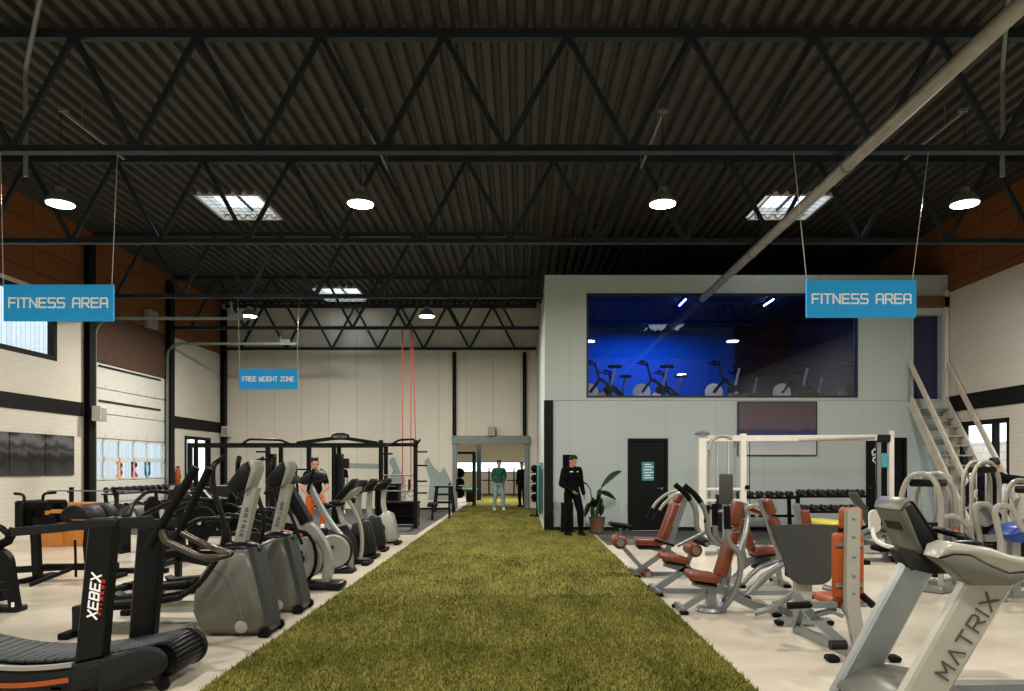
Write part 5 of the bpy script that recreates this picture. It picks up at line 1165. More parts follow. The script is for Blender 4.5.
def frame_machine():
    Y = 8.15; x0 = wx(5, Y); q = Q(Y, x0); t = thing('plate_machine', 'black tube framed machine cut by the left edge of the picture', 'gym machine', (x0, Y, 0))
    def b(px, py, y=0): a = q(px, py); return (a[0], y, a[1])
    for y, dx in ((-.05, 0), (.5, -48)): MB().tube([b(-60 + dx, 548, y), b(0 + dx, 550, y), b(11 + dx, 556, y), b(15 + dx, 585, y), b(19 + dx, 609, y)], sect=(.09, .09), rad=.2).build('bent_leg', 'black_metal', t, 50)
    MB().tube([b(-70, 588), b(-20, 590), b(17, 583)], .045, 12, .1).build('lower_tube', 'black_metal', t)
    MB().tube([b(-50, 525), b(0, 526), b(10, 536)], .035, 12, .1).build('upper_bar', 'black_metal', t); MB().tube([b(-10, 549), b(8, 541), b(14, 529)], .05, 12).build('grip', 'rubber', t)
    MB().box((b(6, 610)[0], 0, .03), (.36, .2, .06), None, .01).build('base_foot', 'black_metal', t); MB().box(b(19, 603, -.1), (.03, .01, .05)).build('warning_label', 'letter_white', t)
    MB().tube([b(18, 588, .2), b(37, 577, .6)], .025, 8).build('brace', 'black_metal', t)
    MB().box((b(-60, 560)[0], .2, .5), (.5, .4, .1), None, .04, 3).build('seat', 'rubber', t); MB().box((b(-70, 590)[0], .2, .22), (.1, .5, .45), None, .02).build('rear_leg', 'black_metal', t)
frame_machine()
for (px, y, w, d, h, lab) in ((57, 14.9, .48, .5, .86, 'bright orange wooden jump box beside the left wall, left of the pair'), (83, 15.0, .48, .5, .86, 'bright orange wooden jump box beside the left wall, right of the pair')):
    t = thing('jump_box', lab, 'jump box', (wx(px, y), y, 0), 0, 'orange jump boxes')
    MB().box((0, 0, h / 2), (w, d, h), None, .008).build('box', 'box_orange', t, 0); MB().tube([(-.08, -d / 2 - .001, h * .7), (.08, -d / 2 - .001, h * .7)], .022, 8).build('hand_slot', 'black_metal', t)
def bench_press(px, Y, rz, lab, zbar=1.05, plates=True):
    x0 = wx(px, Y); t = thing('bench_press', lab, 'bench', (x0, Y, 0), rz)
    for x in (-.5, .5): MB().tube([(x, 0, .02), (x, 0, zbar + .08)], sect=(.07, .07)).tube([(x, -.35, .03), (x, .35, .03)], sect=(.07, .06)).box((x, -.05, zbar - .03), (.07, .1, .03)).build('upright', 'black_metal', t, 0)
    MB().box((0, -.5, .45), (.3, 1.2, .09), None, .03, 3).build('pad', 'rubber', t); MB().tube([(-.5, 0, .3), (.5, 0, .3)], sect=(.06, .06)).tube([(0, 0, .3), (0, -1.0, .38), (0, -1.0, .03)], sect=(.06, .06)).build('frame', 'black_metal', t, 0)
    bb = thing('barbell', lab.replace('bench press', 'barbell resting on the bench press', 1) if False else 'barbell resting on the rack of the ' + lab.split(' ', 1)[1][:45].rsplit(' ', 1)[0], 'barbell', (x0, Y, 0), rz)
    MB().tube([(-1.0, -.05, zbar + .0), (1.0, -.05, zbar + .0)], .014, 8).build('bar', 'steel_grey', bb)
    for x in (-.72, .72) if plates else (): MB().disc((x, -.05, zbar), .2, .05, (1, 0, 0), 24, .01).build('plate', 'rubber', bb)
    return t
bench_press(94, 16.4, 0, 'black bench press rack standing in front of the roller door', 1.05, False)
# plate tree, wheel pads and other black free weight kit between the rows
def plate_press(px, Y, rz, lab):
    t = thing('plate_press', lab, 'gym machine', (wx(px, Y), Y, 0), rz)
    MB().tube([(-.8, 0, .04), (.8, 0, .04)], sect=(.09, .08)).build('base_rail', 'black_metal', t, 0)
    for x in (-.78, .78): MB().box((x, 0, .035), (.12, .8, .07), None, .01).build('crossfoot', 'rubber', t)
    MB().tube([(.6, 0, .05), (.5, 0, .9), (.2, 0, 1.25)], sect=(.1, .08), rad=.2).build('mast', 'black_metal', t, 0)
    MB().pad((.15, 0, .55), (.42, 0, 1.15), .3, .09).build('backrest', 'rubber', t); MB().pad((-.3, 0, .46), (.12, 0, .5), .36, .09).build('seat', 'rubber', t)
    MB().tube([(-.1, 0, .42), (.5, 0, .3)], sect=(.08, .07)).tube([(-.1, 0, .05), (-.1, 0, .42)], sect=(.07, .07)).build('seat_frame', 'black_metal', t, 0)
    for y in (-.35, .35):
        MB().tube([(.5, y * .3, 1.15), (.1, y, 1.2), (-.35, y, 1.0), (-.5, y, .85)], .03, 10, .15).build('press_arm', 'black_metal', t)
        MB().tube([(.35, y * .6, .9), (.4, y * 1.5, .9)], .025, 8).build('plate_horn', 'chrome', t)
        MB().disc((.38, y * 1.2, .9), .2, .06, (0, 1, 0), 24, .012).build('plate', 'rubber', t)
    return t
plate_press(166, 11.85, PI * .5, 'black plate loaded press at the left, behind the treadmill poles')
plate_press(196, 14.2, .1, 'black plate loaded press before the left end of the rig, deep in the second row')
plate_press(225, 16.9, .1, 'black plate loaded press in front of the left rack uprights')
def leg_press(px, Y, rz, lab):
    t = thing('sled_leg_press', lab, 'gym machine', (wx(px, Y), Y, 0), rz)
    for y in (-.28, .28): MB().tube([(-1.0, y, 1.05), (1.0, y, .3)], sect=(.14, .06)).build('sled_rail', 'black_metal', t, 0)
    MB().box((-.55, 0, 1.0), (.06, .7, .55), Matrix.Rotation(.35, 3, 'Y'), .01).build('foot_plate', 'charcoal', t)
    MB().pad((.55, 0, .42), (.95, 0, .85), .45, .1).build('backrest', 'rubber', t); MB().pad((.2, 0, .38), (.55, 0, .36), .45, .1).build('seat', 'rubber', t)
    MB().tube([(-1.0, 0, .05), (1.1, 0, .05)], sect=(.1, .08)).build('base_rail', 'black_metal', t, 0)
    for x in (-1.0, 1.05): MB().tube([(x, 0, .05), (x, 0, .3 if x > 0 else 1.0)], sect=(.08, .08)).box((x, 0, .03), (.14, .8, .06)).build('leg', 'black_metal', t, 0)
    for y in (-.42, .42): MB().disc((-.62, y, .95), .22, .08, (0, 1, 0), 24, .012).build('plate', 'rubber', t)
    MB().tube([(-.62, -.5, .95), (-.62, .5, .95)], .025).build('plate_horn', 'chrome', t)
    return t
plate_press(186, 9.6, 0, 'black plate loaded press close behind the nearest grey cross trainer')
leg_press(250, 13.1, .0, 'black sloping sled leg press behind the second grey cross trainer')
def half_wheel():
    t = thing('half_wheel_pad', 'grey half round wheel shaped apparatus behind the black treadmill handrail', 'gym machine', (wx(134, 13.6), 13.6, 0))
    P = [(-.2 * math.cos(PI * k / 12), .66 + .22 * math.sin(PI * k / 12)) for k in range(13)] + [(.14 * math.cos(PI * k / 12), .66 + .15 * math.sin(PI * k / 12)) for k in range(13)]
    MB().prism(P, -.2, .2, 'xz', .0).build('arch', 'shield', t, 50)
    for x in (-.17, .17): MB().tube([(x, 0, .0), (x, 0, .68)], sect=(.07, .3)).build('leg', 'black_metal', t, 0)
    MB().tube([(-.2, 0, .7), (-.34, 0, .95), (-.36, 0, 1.1)], .02, 8, .05).build('handle', 'black_metal', t); MB().tube([(-.355, 0, 1.06), (-.365, 0, 1.2)], .035, 10).build('grip', 'rubber', t)
half_wheel()

# ---- long dumbbell rack along the left wall
def wall_rack():
    X = -9.6; y0, y1 = 17.3, 22.3; t = thing('dumbbell_rack', 'long black dumbbell rack running along the left wall below the roller door', 'dumbbell rack', (X, (y0 + y1) / 2, 0), PI / 2)
    W = y1 - y0
    for sx in (-W / 2 + .1, 0, W / 2 - .1): MB().tube([(sx, -.3, .03), (sx, .25, .03)], sect=(.07, .06)).tube([(sx, .1, .03), (sx, .18, .95)], sect=(.08, .06)).build('side_frame', 'black_metal', t, 0)
    for k, z in enumerate((.95, .55)):
        yy = .08 - k * .14
        MB().span((-W / 2, yy - .17, z - .03), (W / 2, yy + .15, z), .006).build('shelf', 'black_metal', t)
        for j in range(16):
            dumbbell((X - yy, y0 + W * (j + .5) / 16, z + .082), 0, ('black round dumbbell on the top shelf of the long left wall rack', 'black round dumbbell on the lower shelf of the long left wall rack')[k], ('top shelf', 'lower shelf')[k] + ' dumbbells by the left wall')
wall_rack()

# ---- black rig
def rig():
    Y = 18.9; t = thing('training_rig', 'long black training rig with crossbars and an arched name plate before the far wall', 'training rig', (0, Y, .012))
    H = wz(446, Y) + .02; X = lambda px: wx(px, Y)
    for px, d in ((190, 0), (196, 1.5), (268, 0), (281, 1.5), (309, 0), (334, 0), (339, 1.5), (381, 0), (386, 1.5), (415.5, 0)):
        MB().tube([(X(px) * (Y + d) / Y, d, 0), (X(px) * (Y + d) / Y, d, H + (.12 if px in (381, 415.5) else 0))], sect=(.1, .1)).box((X(px) * (Y + d) / Y, d, .006), (.22, .22, .012)).build('upright', 'black_metal', t, 0)
    MB().tube([(X(188), 0, H), (X(418), 0, H)], sect=(.09, .09)).build('crossbar', 'black_metal', t, 0)
    MB().tube([(X(196) * (Y + 1.5) / Y, 1.5, H), (X(386) * (Y + 1.5) / Y, 1.5, H)], sect=(.08, .08)).build('crossbar', 'black_metal', t, 0)
    for px in (192, 270, 334, 382): MB().tube([(X(px), 0, H), (X(px) * (Y + 1.5) / Y, 1.5, H)], sect=(.08, .08)).build('tie_bar', 'black_metal', t, 0)
    MB().tube([(X(243), -.05, H + .02), (X(250), -.1, H + .14), (X(282), -.1, H + .12), (X(290), -.05, H + .02)], .03, 10, .1).build('pull_up_bar', 'black_metal', t)
    MB().tube([(X(297), 0, H + .04), (X(332), 0, wz(439, Y)), (X(344), 0, wz(438.5, Y)), (X(378), 0, H + .04)], sect=(.09, .08), rad=.1).build('arched_bar', 'black_metal', t, 0)
    pl_ = MB().prism([(X(331), wz(440, Y)), (X(350), wz(440, Y)), (X(349), wz(435, Y)), (X(344), wz(433.5, Y)), (X(337), wz(433.5, Y)), (X(332), wz(435, Y))], -.05, .03, 'xz', .01).build('name_plate', 'black_metal', t, 0)
    words('MATRIX', (X(334), -.052, wz(438.5, Y)), (1, 0, 0), (0, 0, 1), .06, .012, X(347) - X(334), 'light_plastic', pl_, .8, .4)
    for px, z, s in ((381, 1.9, 1), (415.5, 1.95, 1), (415.5, 1.6, 1), (268, 1.95, -1), (268, 1.75, -1), (309, 1.5, -1), (415.5, 1.2, 1), (415.5, .9, 1)):
        MB().tube([(X(px), 0, z), (X(px) + s * .3, -.02, z)], .022, 8).build('storage_peg', 'black_metal', t)
    MB().tube([(X(386), -.1, H - .05), (X(392), -.15, H + .0), (X(400), -.15, H + .12), (X(415), -.1, H + .14)], .028, 10, .1).build('grip_bar', 'black_metal', t)
    MB().tube([(X(414), -.1, H - .02), (X(419), -.3, H + .02), (X(422), -.35, H + .12)], .028, 10, .08).build('grip_bar', 'black_metal', t)
    for z in (1.35, .95): MB().tube([(X(381), 0, z), (X(415.5), 0, z)], .018, 8).build('spotter_bar', 'steel_grey', t)
    MB().box((X(345), -.0, wz(464, Y)), (.2, .12, .26), None, .01).build('control_box', 'charcoal', t)
    for px in (336, 268): MB().span((X(px) - .05, .06, .1), (X(px) + .14, .26, 1.9), .01).build('stack_cover', 'charcoal', t)
rig()
def low_platform(px, Y, w, d, h, lab):
    t = thing('weight_bench_stack', lab, 'storage unit', (wx(px, Y), Y, .012))
    MB().box((0, 0, h), (w, d, .06), None, .01).build('top', 'rubber', t)
    for x in (-w / 2 + .05, w / 2 - .05): MB().box((x, 0, h / 2), (.07, d * .9, h), None, .008).build('side', 'black_metal', t)
    MB().box((0, 0, h * .45), (w - .1, d * .8, .05), None, .01).build('shelf', 'black_metal', t); MB().box((0, d * .35, h * .5), (w - .1, .03, h * .9)).build('back', 'black_metal', t)
    return t
low_platform(400, 19.6, 1.0, .6, .62, 'low black storage unit inside the right bay of the rig')
low_platform(388, 21.2, .7, .5, 1.05, 'taller black storage unit behind the right bay of the rig')
bench_press(433, 22.6, .1, 'black bench press rack near the far wall left of the turf', 1.0)
t = thing('metal_plyo_box', 'black open framed jump box left of the far doorway', 'jump box', (wx(444, 25.2), 25.2, .012))
for sx in (-1, 1):
    for sy in (-1, 1): MB().tube([(sx * .34, sy * .34, 0), (sx * .24, sy * .24, .86)], sect=(.06, .06)).build('leg', 'black_metal', t, 0)
MB().box((0, 0, .88), (.58, .58, .05), None, .01).build('top', 'rubber', t)
for z in (.35, .62): MB().tube([(-.32 + z * .1, -.32 + z * .1, z), (.32 - z * .1, -.32 + z * .1, z)], sect=(.05, .05)).tube([(-.32 + z * .1, .32 - z * .1, z), (.32 - z * .1, .32 - z * .1, z)], sect=(.05, .05)).build('rung', 'black_metal', t, 0)
# gym rings on red straps
for x, lab in ((-3.7, 'left gym ring hanging on a long red strap from the fourth truss'), (-3.44, 'right gym ring hanging on a long red strap from the fourth truss')):
    t = thing('gym_ring', lab, 'gym ring', (x, 23.1, 0), 0, 'gym rings on red straps')
    MB().tube([(0, 0, wz(330, 23.1)), (0, 0, .88)], sect=(.035, .012)).build('strap', 'strap_red', t, 0)
    MB().tube([(math.cos(2 * PI * k / 20) * .11, 0, .77 + math.sin(2 * PI * k / 20) * .11) for k in range(20)], .018, 8, closed=True).build('ring', 'ring_wood', t)
o = MB().tube([(-3.4, 23.18, wz(330, 23.1)), (-3.3, 23.18, 2.2)], sect=(.03, .012)).build('spare_strap', 'strap_red', None, 0); tag(o, 'loose red strap hanging just right of the gym rings', 'strap')
# grey angular flat shapes on the far wall
t = thing('wall_shapes', 'faint grey angular shapes low on the far wall behind the rig', 'wall graphic', (0, YF - .012, 0))
G = lambda pts: [(wx(x, YF), wz(y, YF)) for x, y in pts]
for P in (((387, 486), (393, 470), (389, 462), (392, 457), (395, 458), (399, 469), (405, 478), (406, 500), (390, 500)), ((424, 462), (428, 457), (433, 466), (440, 473), (444, 467), (453, 485), (453, 500), (428, 500), (430, 480)), ((345, 463), (386, 464), (386, 469), (345, 468))):
    MB().prism(G(P), 0, .008, 'xz').build('flat_shape', 'shape_grey', t, 0)
# teal kit by the studio side wall
t = thing('mat_rack', 'teal exercise mats hanging on the side wall of the studio at the turf edge', 'mat rack', (.5, 20.2, .025))
MB().tube([(.04, -.6, 1.65), (.04, 1.6, 1.65)], .02, 8).tube([(.04, -.6, 1.65), (.08, -.6, 1.65)], .02).build('rail', 'steel_grey', t)
for k in range(4): MB().box((0, -.45 + k * .5, .95), (.07, .42, 1.3), None, .025, 2).build('mat', 'teal_cloth', t)
t = thing('ball_rack', 'small black rack of dark balls beside the teal mats', 'ball rack', (.4, 23.2, .025))
for y in (-.2, .2): MB().tube([(.1, y, 0), (.1, y, 1.5)], sect=(.05, .05)).box((.02, y, .02), (.3, .05, .04)).build('post', 'black_metal', t, 0)
for z in (.6, .9, 1.2, 1.5): MB().box((.02, 0, z - .13), (.24, .45, .03)).build('tray', 'black_metal', t)
for z in (.6, .9, 1.2, 1.5):
    o = MB().ell((.42, 23.2, z + .02), (.115, .115, .115), 16, 10).build('medicine_ball', 'rubber'); tag(o, 'dark medicine ball on the small rack beside the teal mats', 'ball', 'medicine balls on the rack')
# kit in the room beyond the doorway
t = thing('squat_rack', 'black squat rack seen just inside the far doorway at its left', 'squat rack', (wx(463, 29.8), 29.8, .025))
for x in (-.5, .45):
    for y in (-.4, .4): MB().tube([(x, y, 0), (x, y, 2.15)], sect=(.09, .09)).build('upright', 'black_metal', t, 0)
for y in (-.4, .4): MB().tube([(-.5, y, 2.1), (.45, y, 2.1)], sect=(.08, .08)).build('crossbar', 'black_metal', t, 0)
for z in (.5, .9, 1.3): MB().disc((-.1, -.46, z), .2, .08, (0, 1, 0), 20, .01).build('plate', 'rubber', t)
t = thing('teal_bench', 'teal topped bench seen through the far doorway beside the squat rack', 'bench', (wx(471, 33), 33, .025))
MB().box((0, 0, .5), (.5, 1.4, .12), None, .03, 2).build('pad', 'teal_cloth', t)
for y in (-.5, .5): MB().box((0, y, .23), (.36, .08, .46)).build('leg', 'black_metal', t, 0)
for px, lab in ((489, 'slim dark stand by the far window of the room beyond the doorway, left'), (514, 'slim dark stand by the far window of the room beyond the doorway, right')):
    t = thing('barbell_stand', lab, 'stand', (wx(px, 40), 40, .025), 0, 'stands in the annex')
    MB().tube([(0, 0, 0), (0, 0, 1.5)], sect=(.08, .08)).build('post', 'black_metal', t, 0); MB().box((0, 0, .03), (.5, .5, .06)).build('base', 'black_metal', t); MB().tube([(-.4, 0, .8), (.4, 0, .8)], .03).build('arm', 'black_metal', t)

# ================================================================== PEOPLE
def remeshed(mb, vox, name, m, parent, smooth_it=4):
    me = bpy.data.meshes.new('tmp'); me.from_pydata(mb.v, [], mb.f)
    bm = bmesh.new(); bm.from_mesh(me); bmesh.ops.recalc_face_normals(bm, faces=bm.faces); bm.to_mesh(me); bm.free()
    o = bpy.data.objects.new('tmp', me); C.objects.link(o)
    r = o.modifiers.new('r', 'REMESH'); r.mode = 'VOXEL'; r.voxel_size = vox
    s = o.modifiers.new('s', 'SMOOTH'); s.iterations = smooth_it; s.factor = .5
    dg = bpy.context.evaluated_depsgraph_get(); dg.update()
    nm = bpy.data.meshes.new_from_object(o.evaluated_get(dg)); nm.name = name
    bpy.data.objects.remove(o); bpy.data.meshes.remove(me)
    nm.materials.clear(); nm.materials.append(M[m])
    for p in nm.polygons: p.use_smooth = True
    ob = bpy.data.objects.new(name, nm); C.objects.link(ob); ob.parent = parent
    return ob
STAND = dict(pel=(0, 0, .97), chest=(0, .0, 1.33), neck=(0, .01, 1.53), head=(0, -.02, 1.675),
    shL=(.185, .01, 1.45), elL=(.235, .03, 1.17), wrL=(.23, -.05, .93), shR=(-.185, .01, 1.45), elR=(-.235, .03, 1.17), wrR=(-.23, -.05, .93),
    hipL=(.095, 0, .94), knL=(.11, -.02, .52), anL=(.115, .02, .1), hipR=(-.095, 0, .94), knR=(-.11, -.02, .52), anR=(-.115, .02, .1))
def person(lab, loc, rz, pose=None, yaw=0, pitch=0, top='black_cloth', bottom='black_cloth', shoes='white_shoe', shorts=False, bare_arms=False, scale=1.0, hood=False, vox=.011, baggy=0.0, hair='hair', marks=False, toe=(0, 0)):
    J = dict(STAND); J.update(pose or {}); J = {k: Vector(v) for k, v in J.items()}
    t = thing('person', lab, 'person', loc, rz); t.scale = (scale,) * 3
    HR = Matrix.Rotation(yaw, 3, 'Z') @ Matrix.Rotation(pitch, 3, 'X'); hc = J['head']
    def hp(x, y, z): return hc + HR @ Vector((x, y, z))
    b = MB()
    # head
    b.ell(hp(0, .012, .03), (.074, .092, .09), R=HR); b.ell(hp(0, -.018, -.04), (.056, .066, .075), R=HR); b.ell(hp(0, -.045, -.085), (.032, .035, .028), R=HR)
    b.cap(hp(0, -.088, .01), hp(0, -.106, -.028), .009, .014)          # nose
    b.ell(hp(0, -.083, -.06), (.024, .012, .006), R=HR); b.ell(hp(0, -.081, -.07), (.021, .012, .007), R=HR)  # lips
    for s in (-1, 1): b.ell(hp(s * .076, .012, -.005), (.012, .022, .032), R=HR); b.ell(hp(s * .034, -.078, .022), (.024, .014, .009), R=HR)
    b.cap(J['neck'] - Vector((0, 0, .06)), hp(0, .015, -.05), .06, .054)
    # torso
    sh = (J['shL'] + J['shR']) / 2; hip = (J['hipL'] + J['hipR']) / 2; ax = (J['shL'] - J['shR']).normalized()
    up = (J['neck'] - J['pel']).normalized(); fw = ax.cross(up).normalized(); TR_ = Matrix((ax, up.cross(ax).normalized(), up)).transposed()
    def torso(mb, g):
        mb.ell(J['chest'] + up * .02, (.165 + g, .11 + g, .17 + g), R=TR_); mb.ell((J['chest'] + J['pel']) / 2, (.14 + g, .1 + g, .2 + g), R=TR_); mb.ell(J['pel'] + up * .02, (.155 + g, .108 + g, .13 + g), R=TR_)
        mb.cap(J['shL'] * .9 + J['neck'] * .1, J['shR'] * .9 + J['neck'] * .1, .062 + g); mb.cap(J['neck'] - up * .05, sh, .062 + g * .6, .08 + g)
    torso(b, 0)
    for s in 'LR':
        b.cap(J['sh' + s], J['el' + s], .052, .04); b.cap(J['el' + s], J['wr' + s], .041, .027)
        b.cap(J['hip' + s], J['kn' + s], .082, .052); b.cap(J['kn' + s] + Vector((0, .012, -.04)), J['an' + s] + Vector((0, .0, .2)), .052, .05); b.cap(J['an' + s] + Vector((0, 0, .2)), J['an' + s], .05, .036)
        a = J['an' + s]; b.cap(a + Vector((0, .03, -.05)), a + Vector((0, -.13, -.065)), .036, .026)
        # hand: palm, four fingers, thumb
        w = J['wr' + s]; d = (w - J['el' + s]).normalized(); sd = 1 if s == 'L' else -1
        side = (Vector((0, -1, 0)) - d * d.dot(Vector((0, -1, 0))))
        side = side.normalized() if side.length > .05 else Vector((1, 0, 0)); inn = d.cross(side) * sd
        if inn.dot(Vector((-sd, 0, 0))) < 0: inn = -inn
        for k in range(4):
            r0 = w + d * .03 + side * (.024 - .016 * k); kn = w + d * .092 + side * (.03 - .02 * k)
            b.cap(w + side * (.012 - .008 * k), kn, .016, .0125)
            L = (.036, .042, .039, .03)[k]; m1 = kn + (d * .85 + inn * .5).normalized() * L; m2 = m1 + (d * .45 + inn * .9).normalized() * L * .75
            b.cap(kn, m1, .0095, .009); b.cap(m1, m2, .009, .0078)
        th = w + d * .035 + side * .022; t1 = th + (d * .6 + side * .8 + inn * .25).normalized() * .042; b.cap(w + d * .015 + side * .01, th, .017, .014); b.cap(th, t1, .0135, .011); b.cap(t1, t1 + (d * .95 + inn * .3).normalized() * .03, .011, .0095)
    body = remeshed(b, min(vox, .009), 'body', 'skin', t, 3)
    for s in (-1, 1): MB().ell(hp(s * .034, -.089, .01), (.011, .006, .006), 8, 6, HR).build('eye', 'eye', t)
    hm = MB().ell(hp(0, .022, .052), (.081, .096, .086), R=HR).ell(hp(0, -.05, .1), (.06, .045, .035), R=HR)
    for k in range(14):
        a = k * 2.4; hm.ell(hp(.05 * math.cos(a), .01 + .06 * math.sin(a), .11 + .012 * math.sin(k * 5)), (.03, .03, .026), 8, 6, HR)
    # keep the hair off the face
    h = remeshed(hm, .009, 'hair', hair, t, 2)
    Hi = HR.inverted()
    bmh = bmesh.new(); bmh.from_mesh(h.data)
    dl = [v for v in bmh.verts if (lambda q: (q.y < -.04 and q.z < .082) or q.z < -.03 or (q.y < .0 and q.z < .0))(Hi @ (v.co - hc))]
    bmesh.ops.delete(bmh, geom=dl, context='VERTS'); bmh.to_mesh(h.data); bmh.free()
    # clothes
    c = MB(); torso(c, .016 + baggy)
    for s in 'LR':
        c.cap(J['sh' + s], J['el' + s], .068 + baggy * .8, .058 + baggy * .7)
        if not bare_arms: c.cap(J['el' + s], J['wr' + s] - (J['wr' + s] - J['el' + s]).normalized() * .015, .057 + baggy * .7, .042 + baggy * .3)
    if hood: c.ell(J['neck'] + Vector((0, .06, -.03)), (.11, .07, .06)); c.cap(J['neck'] + Vector((.06, -.02, -.03)), J['neck'] + Vector((-.06, -.02, -.03)), .04)
    if bare_arms:
        c2 = MB(); torso(c2, .016)
        for s in 'LR': c2.cap(J['sh' + s], J['sh' + s] * .35 + J['el' + s] * .65, .066, .06)
        c = c2
    tp = remeshed(c, vox, 'top', top, t)
    if marks:
        p = J['chest'] + fw * 0
        f_ = TR_ @ Vector((0, -1, 0))
        for sx, w_ in ((-.07, .07), (.08, .03)):
            MB().box(J['chest'] + TR_ @ Vector((sx, -.122, .1)), (w_, .012, .018), TR_).build('chest_print', 'letter_white', tp, 0)
    g = MB(); g.ell(J['pel'] + up * .0, (.168, .124, .14), R=TR_); 
    for s in 'LR':
        g.cap(J['hip' + s], J['kn' + s], .104, .073 + baggy * .7)
        if not shorts: g.cap(J['kn' + s], J['an' + s] + Vector((0, 0, .0)), .073 + baggy * .7, .056 + baggy * .5)
    remeshed(g, vox, 'shorts' if shorts else 'trousers', bottom, t)
    for s in 'LR':
        a = J['an' + s]; k_ = MB(); k_.cap(a + Vector((0, .035, -.045)), a + Vector((0, -.15, -.06)), .05, .04); k_.cap(a + Vector((0, .01, .0)), a + Vector((0, .02, -.05)), .05, .05); k_.box(a + Vector((0, -.06, -.085)), (.09, .27, .03), None, .012)
        remeshed(k_, .009, 'shoe', shoes, t)
    return t
person('person in a black tracksuit looking down to the right at the turf edge', (wx(572, 16.8), 16.8, .025), .38,
    dict(wrR=(-.1, -.2, 1.0), elR=(-.27, -.02, 1.16), elL=(.24, .03, 1.17), wrL=(.27, -.05, .92), knL=(.16, -.1, .53), anL=(.2, -.04, .1), anR=(-.1, .04, .1), head=(.0, -.05, 1.66)), .45, .3, marks=True, shoes='black_cloth', scale=1.01, baggy=.014)
person('person in a green hooded jacket and pale jeans standing in the far doorway', (wx(499, 26.4), 26.4, .025), .1, dict(anL=(.17, .0, .1), anR=(-.17, 0, .1), knL=(.14, -.02, .52), knR=(-.14, -.02, .52), elL=(.235, .05, 1.2), elR=(-.235, .05, 1.2), wrL=(.15, -.13, 1.0), wrR=(-.15, -.13, 1.0)), .1, 0, 'green_cloth', 'pale_jeans', 'white_shoe', hood=True, scale=.985)
person('person in black standing half hidden behind the right jamb of the far doorway', (wx(522, 28.4), 28.4, .025), -.6, None, 0, 0, 'black_cloth', 'black_cloth', 'black_cloth', scale=.95, vox=.013)
person('person in orange trousers and a black top bending one knee among the machines', (wx(315, 15.6), 15.6, 0), .25, dict(hipL=(.1, 0, .95), knL=(.16, -.36, .84), anL=(.16, -.28, .42), elL=(.26, -.1, 1.18), wrL=(.14, -.34, 1.05), elR=(-.26, -.08, 1.18), wrR=(-.16, -.36, 1.05)), .25, .1, 'black_cloth', 'orange_cloth', 'white_shoe', scale=.98, bare_arms=True, vox=.013)
o = MB().span((wx(315, 15.6) + .0, 15.1, 0), (wx(315, 15.6) + .45, 15.5, .3), .02).build('step_block', 'rubber'); tag(o, 'black step block under the raised foot of the person in orange trousers', 'step')
person('person in a dark top and teal shorts facing the far wall beside the rig', (wx(340.5, 24.5), 24.5, .012), PI, None, 0, .1, 'black_cloth', 'teal_shorts', 'white_shoe', shorts=True, bare_arms=True, scale=.97, vox=.014, hair='hair')
person('person in a dark hooded top at the right window with an arm stretched out', (wx(989, 12.7), 12.7, 0), PI * .92, dict(elR=(-.48, .02, 1.4), wrR=(-.76, -.05, 1.38), shR=(-.19, 0, 1.43), neck=(-.05, -.02, 1.52), head=(-.1, -.05, 1.655), elL=(.3, -.1, 1.2)), .3, .15, 'navy_cloth', 'navy_cloth', 'black_cloth', scale=.97, hood=True, vox=.013, baggy=.03)

# ------------------------------------------------------------------ outside, world, camera
struct(MB().span((-60, -40, -.3), (60, 80, -.12)).build('ground_outside', 'outside_ground', None, 0))
o = MB().span((-22, -2, -.12), (-21.5, 48, 10)).build('neighbour_building', 'clad_out', None, 0); tag(o, 'white corrugated building seen through the windows of the left wall', 'building')
o = MB().span((17.5, 2, -.12), (18, 32, 2.5)).build('neighbour_building', 'brick_out', None, 0); tag(o, 'pale brick building seen through the window at the right', 'building')
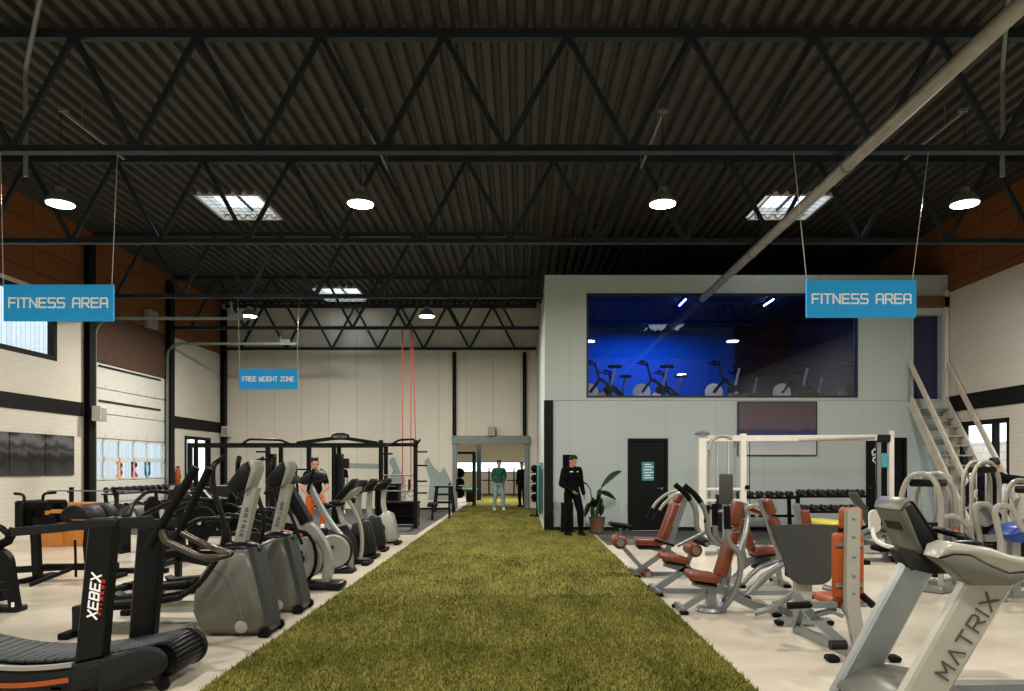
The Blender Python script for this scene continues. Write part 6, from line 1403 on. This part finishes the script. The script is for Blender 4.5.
# room beyond the doorway
struct(MB().span((-7, YF + .2, 3.6), (4, 42.6, 3.8)).build('ceiling_annex', 'clad', None, 0))
struct(wall(MB(), 'y', 42.2, .2, -7, 4, 0, 3.8, [(-5, .4, 1.25, 1.83)]).build('wall_annex_far', 'clad', None, 0))
struct(MB().span((-7, YF + .2, 0), (-6.8, 42.4, 3.8)).build('wall_annex_left', 'clad', None, 0))
struct(MB().span((3.8, YF + .2, 0), (4, 42.4, 3.8)).build('wall_annex_right', 'clad', None, 0))
w10 = struct(frame_rect(MB(), 'y', 42.15, .1, -5, .4, 1.25, 1.83, .04).build('window_10', 'steel_grey', None, 0))
MB().span((-4.97, 42.2, 1.28), (.37, 42.21, 1.8)).build('pane', 'pane', w10, 0)
o = MB().tube([(wx(479, 34), 34, 0), (wx(479, 34), 34, 3.6)], sect=(.2, .2)).build('annex_column', 'steel_dark', None, 0); tag(o, 'dark steel column seen through the far doorway', 'column')
area('annex_fill', (-1.2, 34, 3.5), 2.5, 320, (1, .93, .82), shape='SQUARE')  # unseen fill added to brighten the room beyond the doorway

w = bpy.data.worlds.new('sky'); bpy.context.scene.world = w; w.use_nodes = True
bg = w.node_tree.nodes['Background']; bg.inputs['Color'].default_value = (.82, .92, 1, 1); bg.inputs['Strength'].default_value = 2.0
cam = bpy.data.cameras.new('camera'); cam.lens = 26; cam.sensor_width = 36; cam.clip_end = 200
cam.shift_x = -9 / 1024; cam.shift_y = 120.5 / 1024
co = bpy.data.objects.new('camera', cam); C.objects.link(co); co.location = (0, 0, EYE); co.rotation_euler = (PI / 2, 0, 0)
S = bpy.context.scene; S.camera = co
S.view_settings.view_transform = 'Standard'; S.view_settings.look = 'None'; S.view_settings.exposure = EXPOSURE; S.view_settings.gamma = 1; S.view_settings.use_curve_mapping = False
S.cycles.max_bounces = 7; S.cycles.diffuse_bounces = 4; S.cycles.glossy_bounces = 3; S.cycles.transparent_max_bounces = 10
S.cycles.sample_clamp_indirect = 6; S.cycles.caustics_reflective = False; S.cycles.caustics_refractive = False
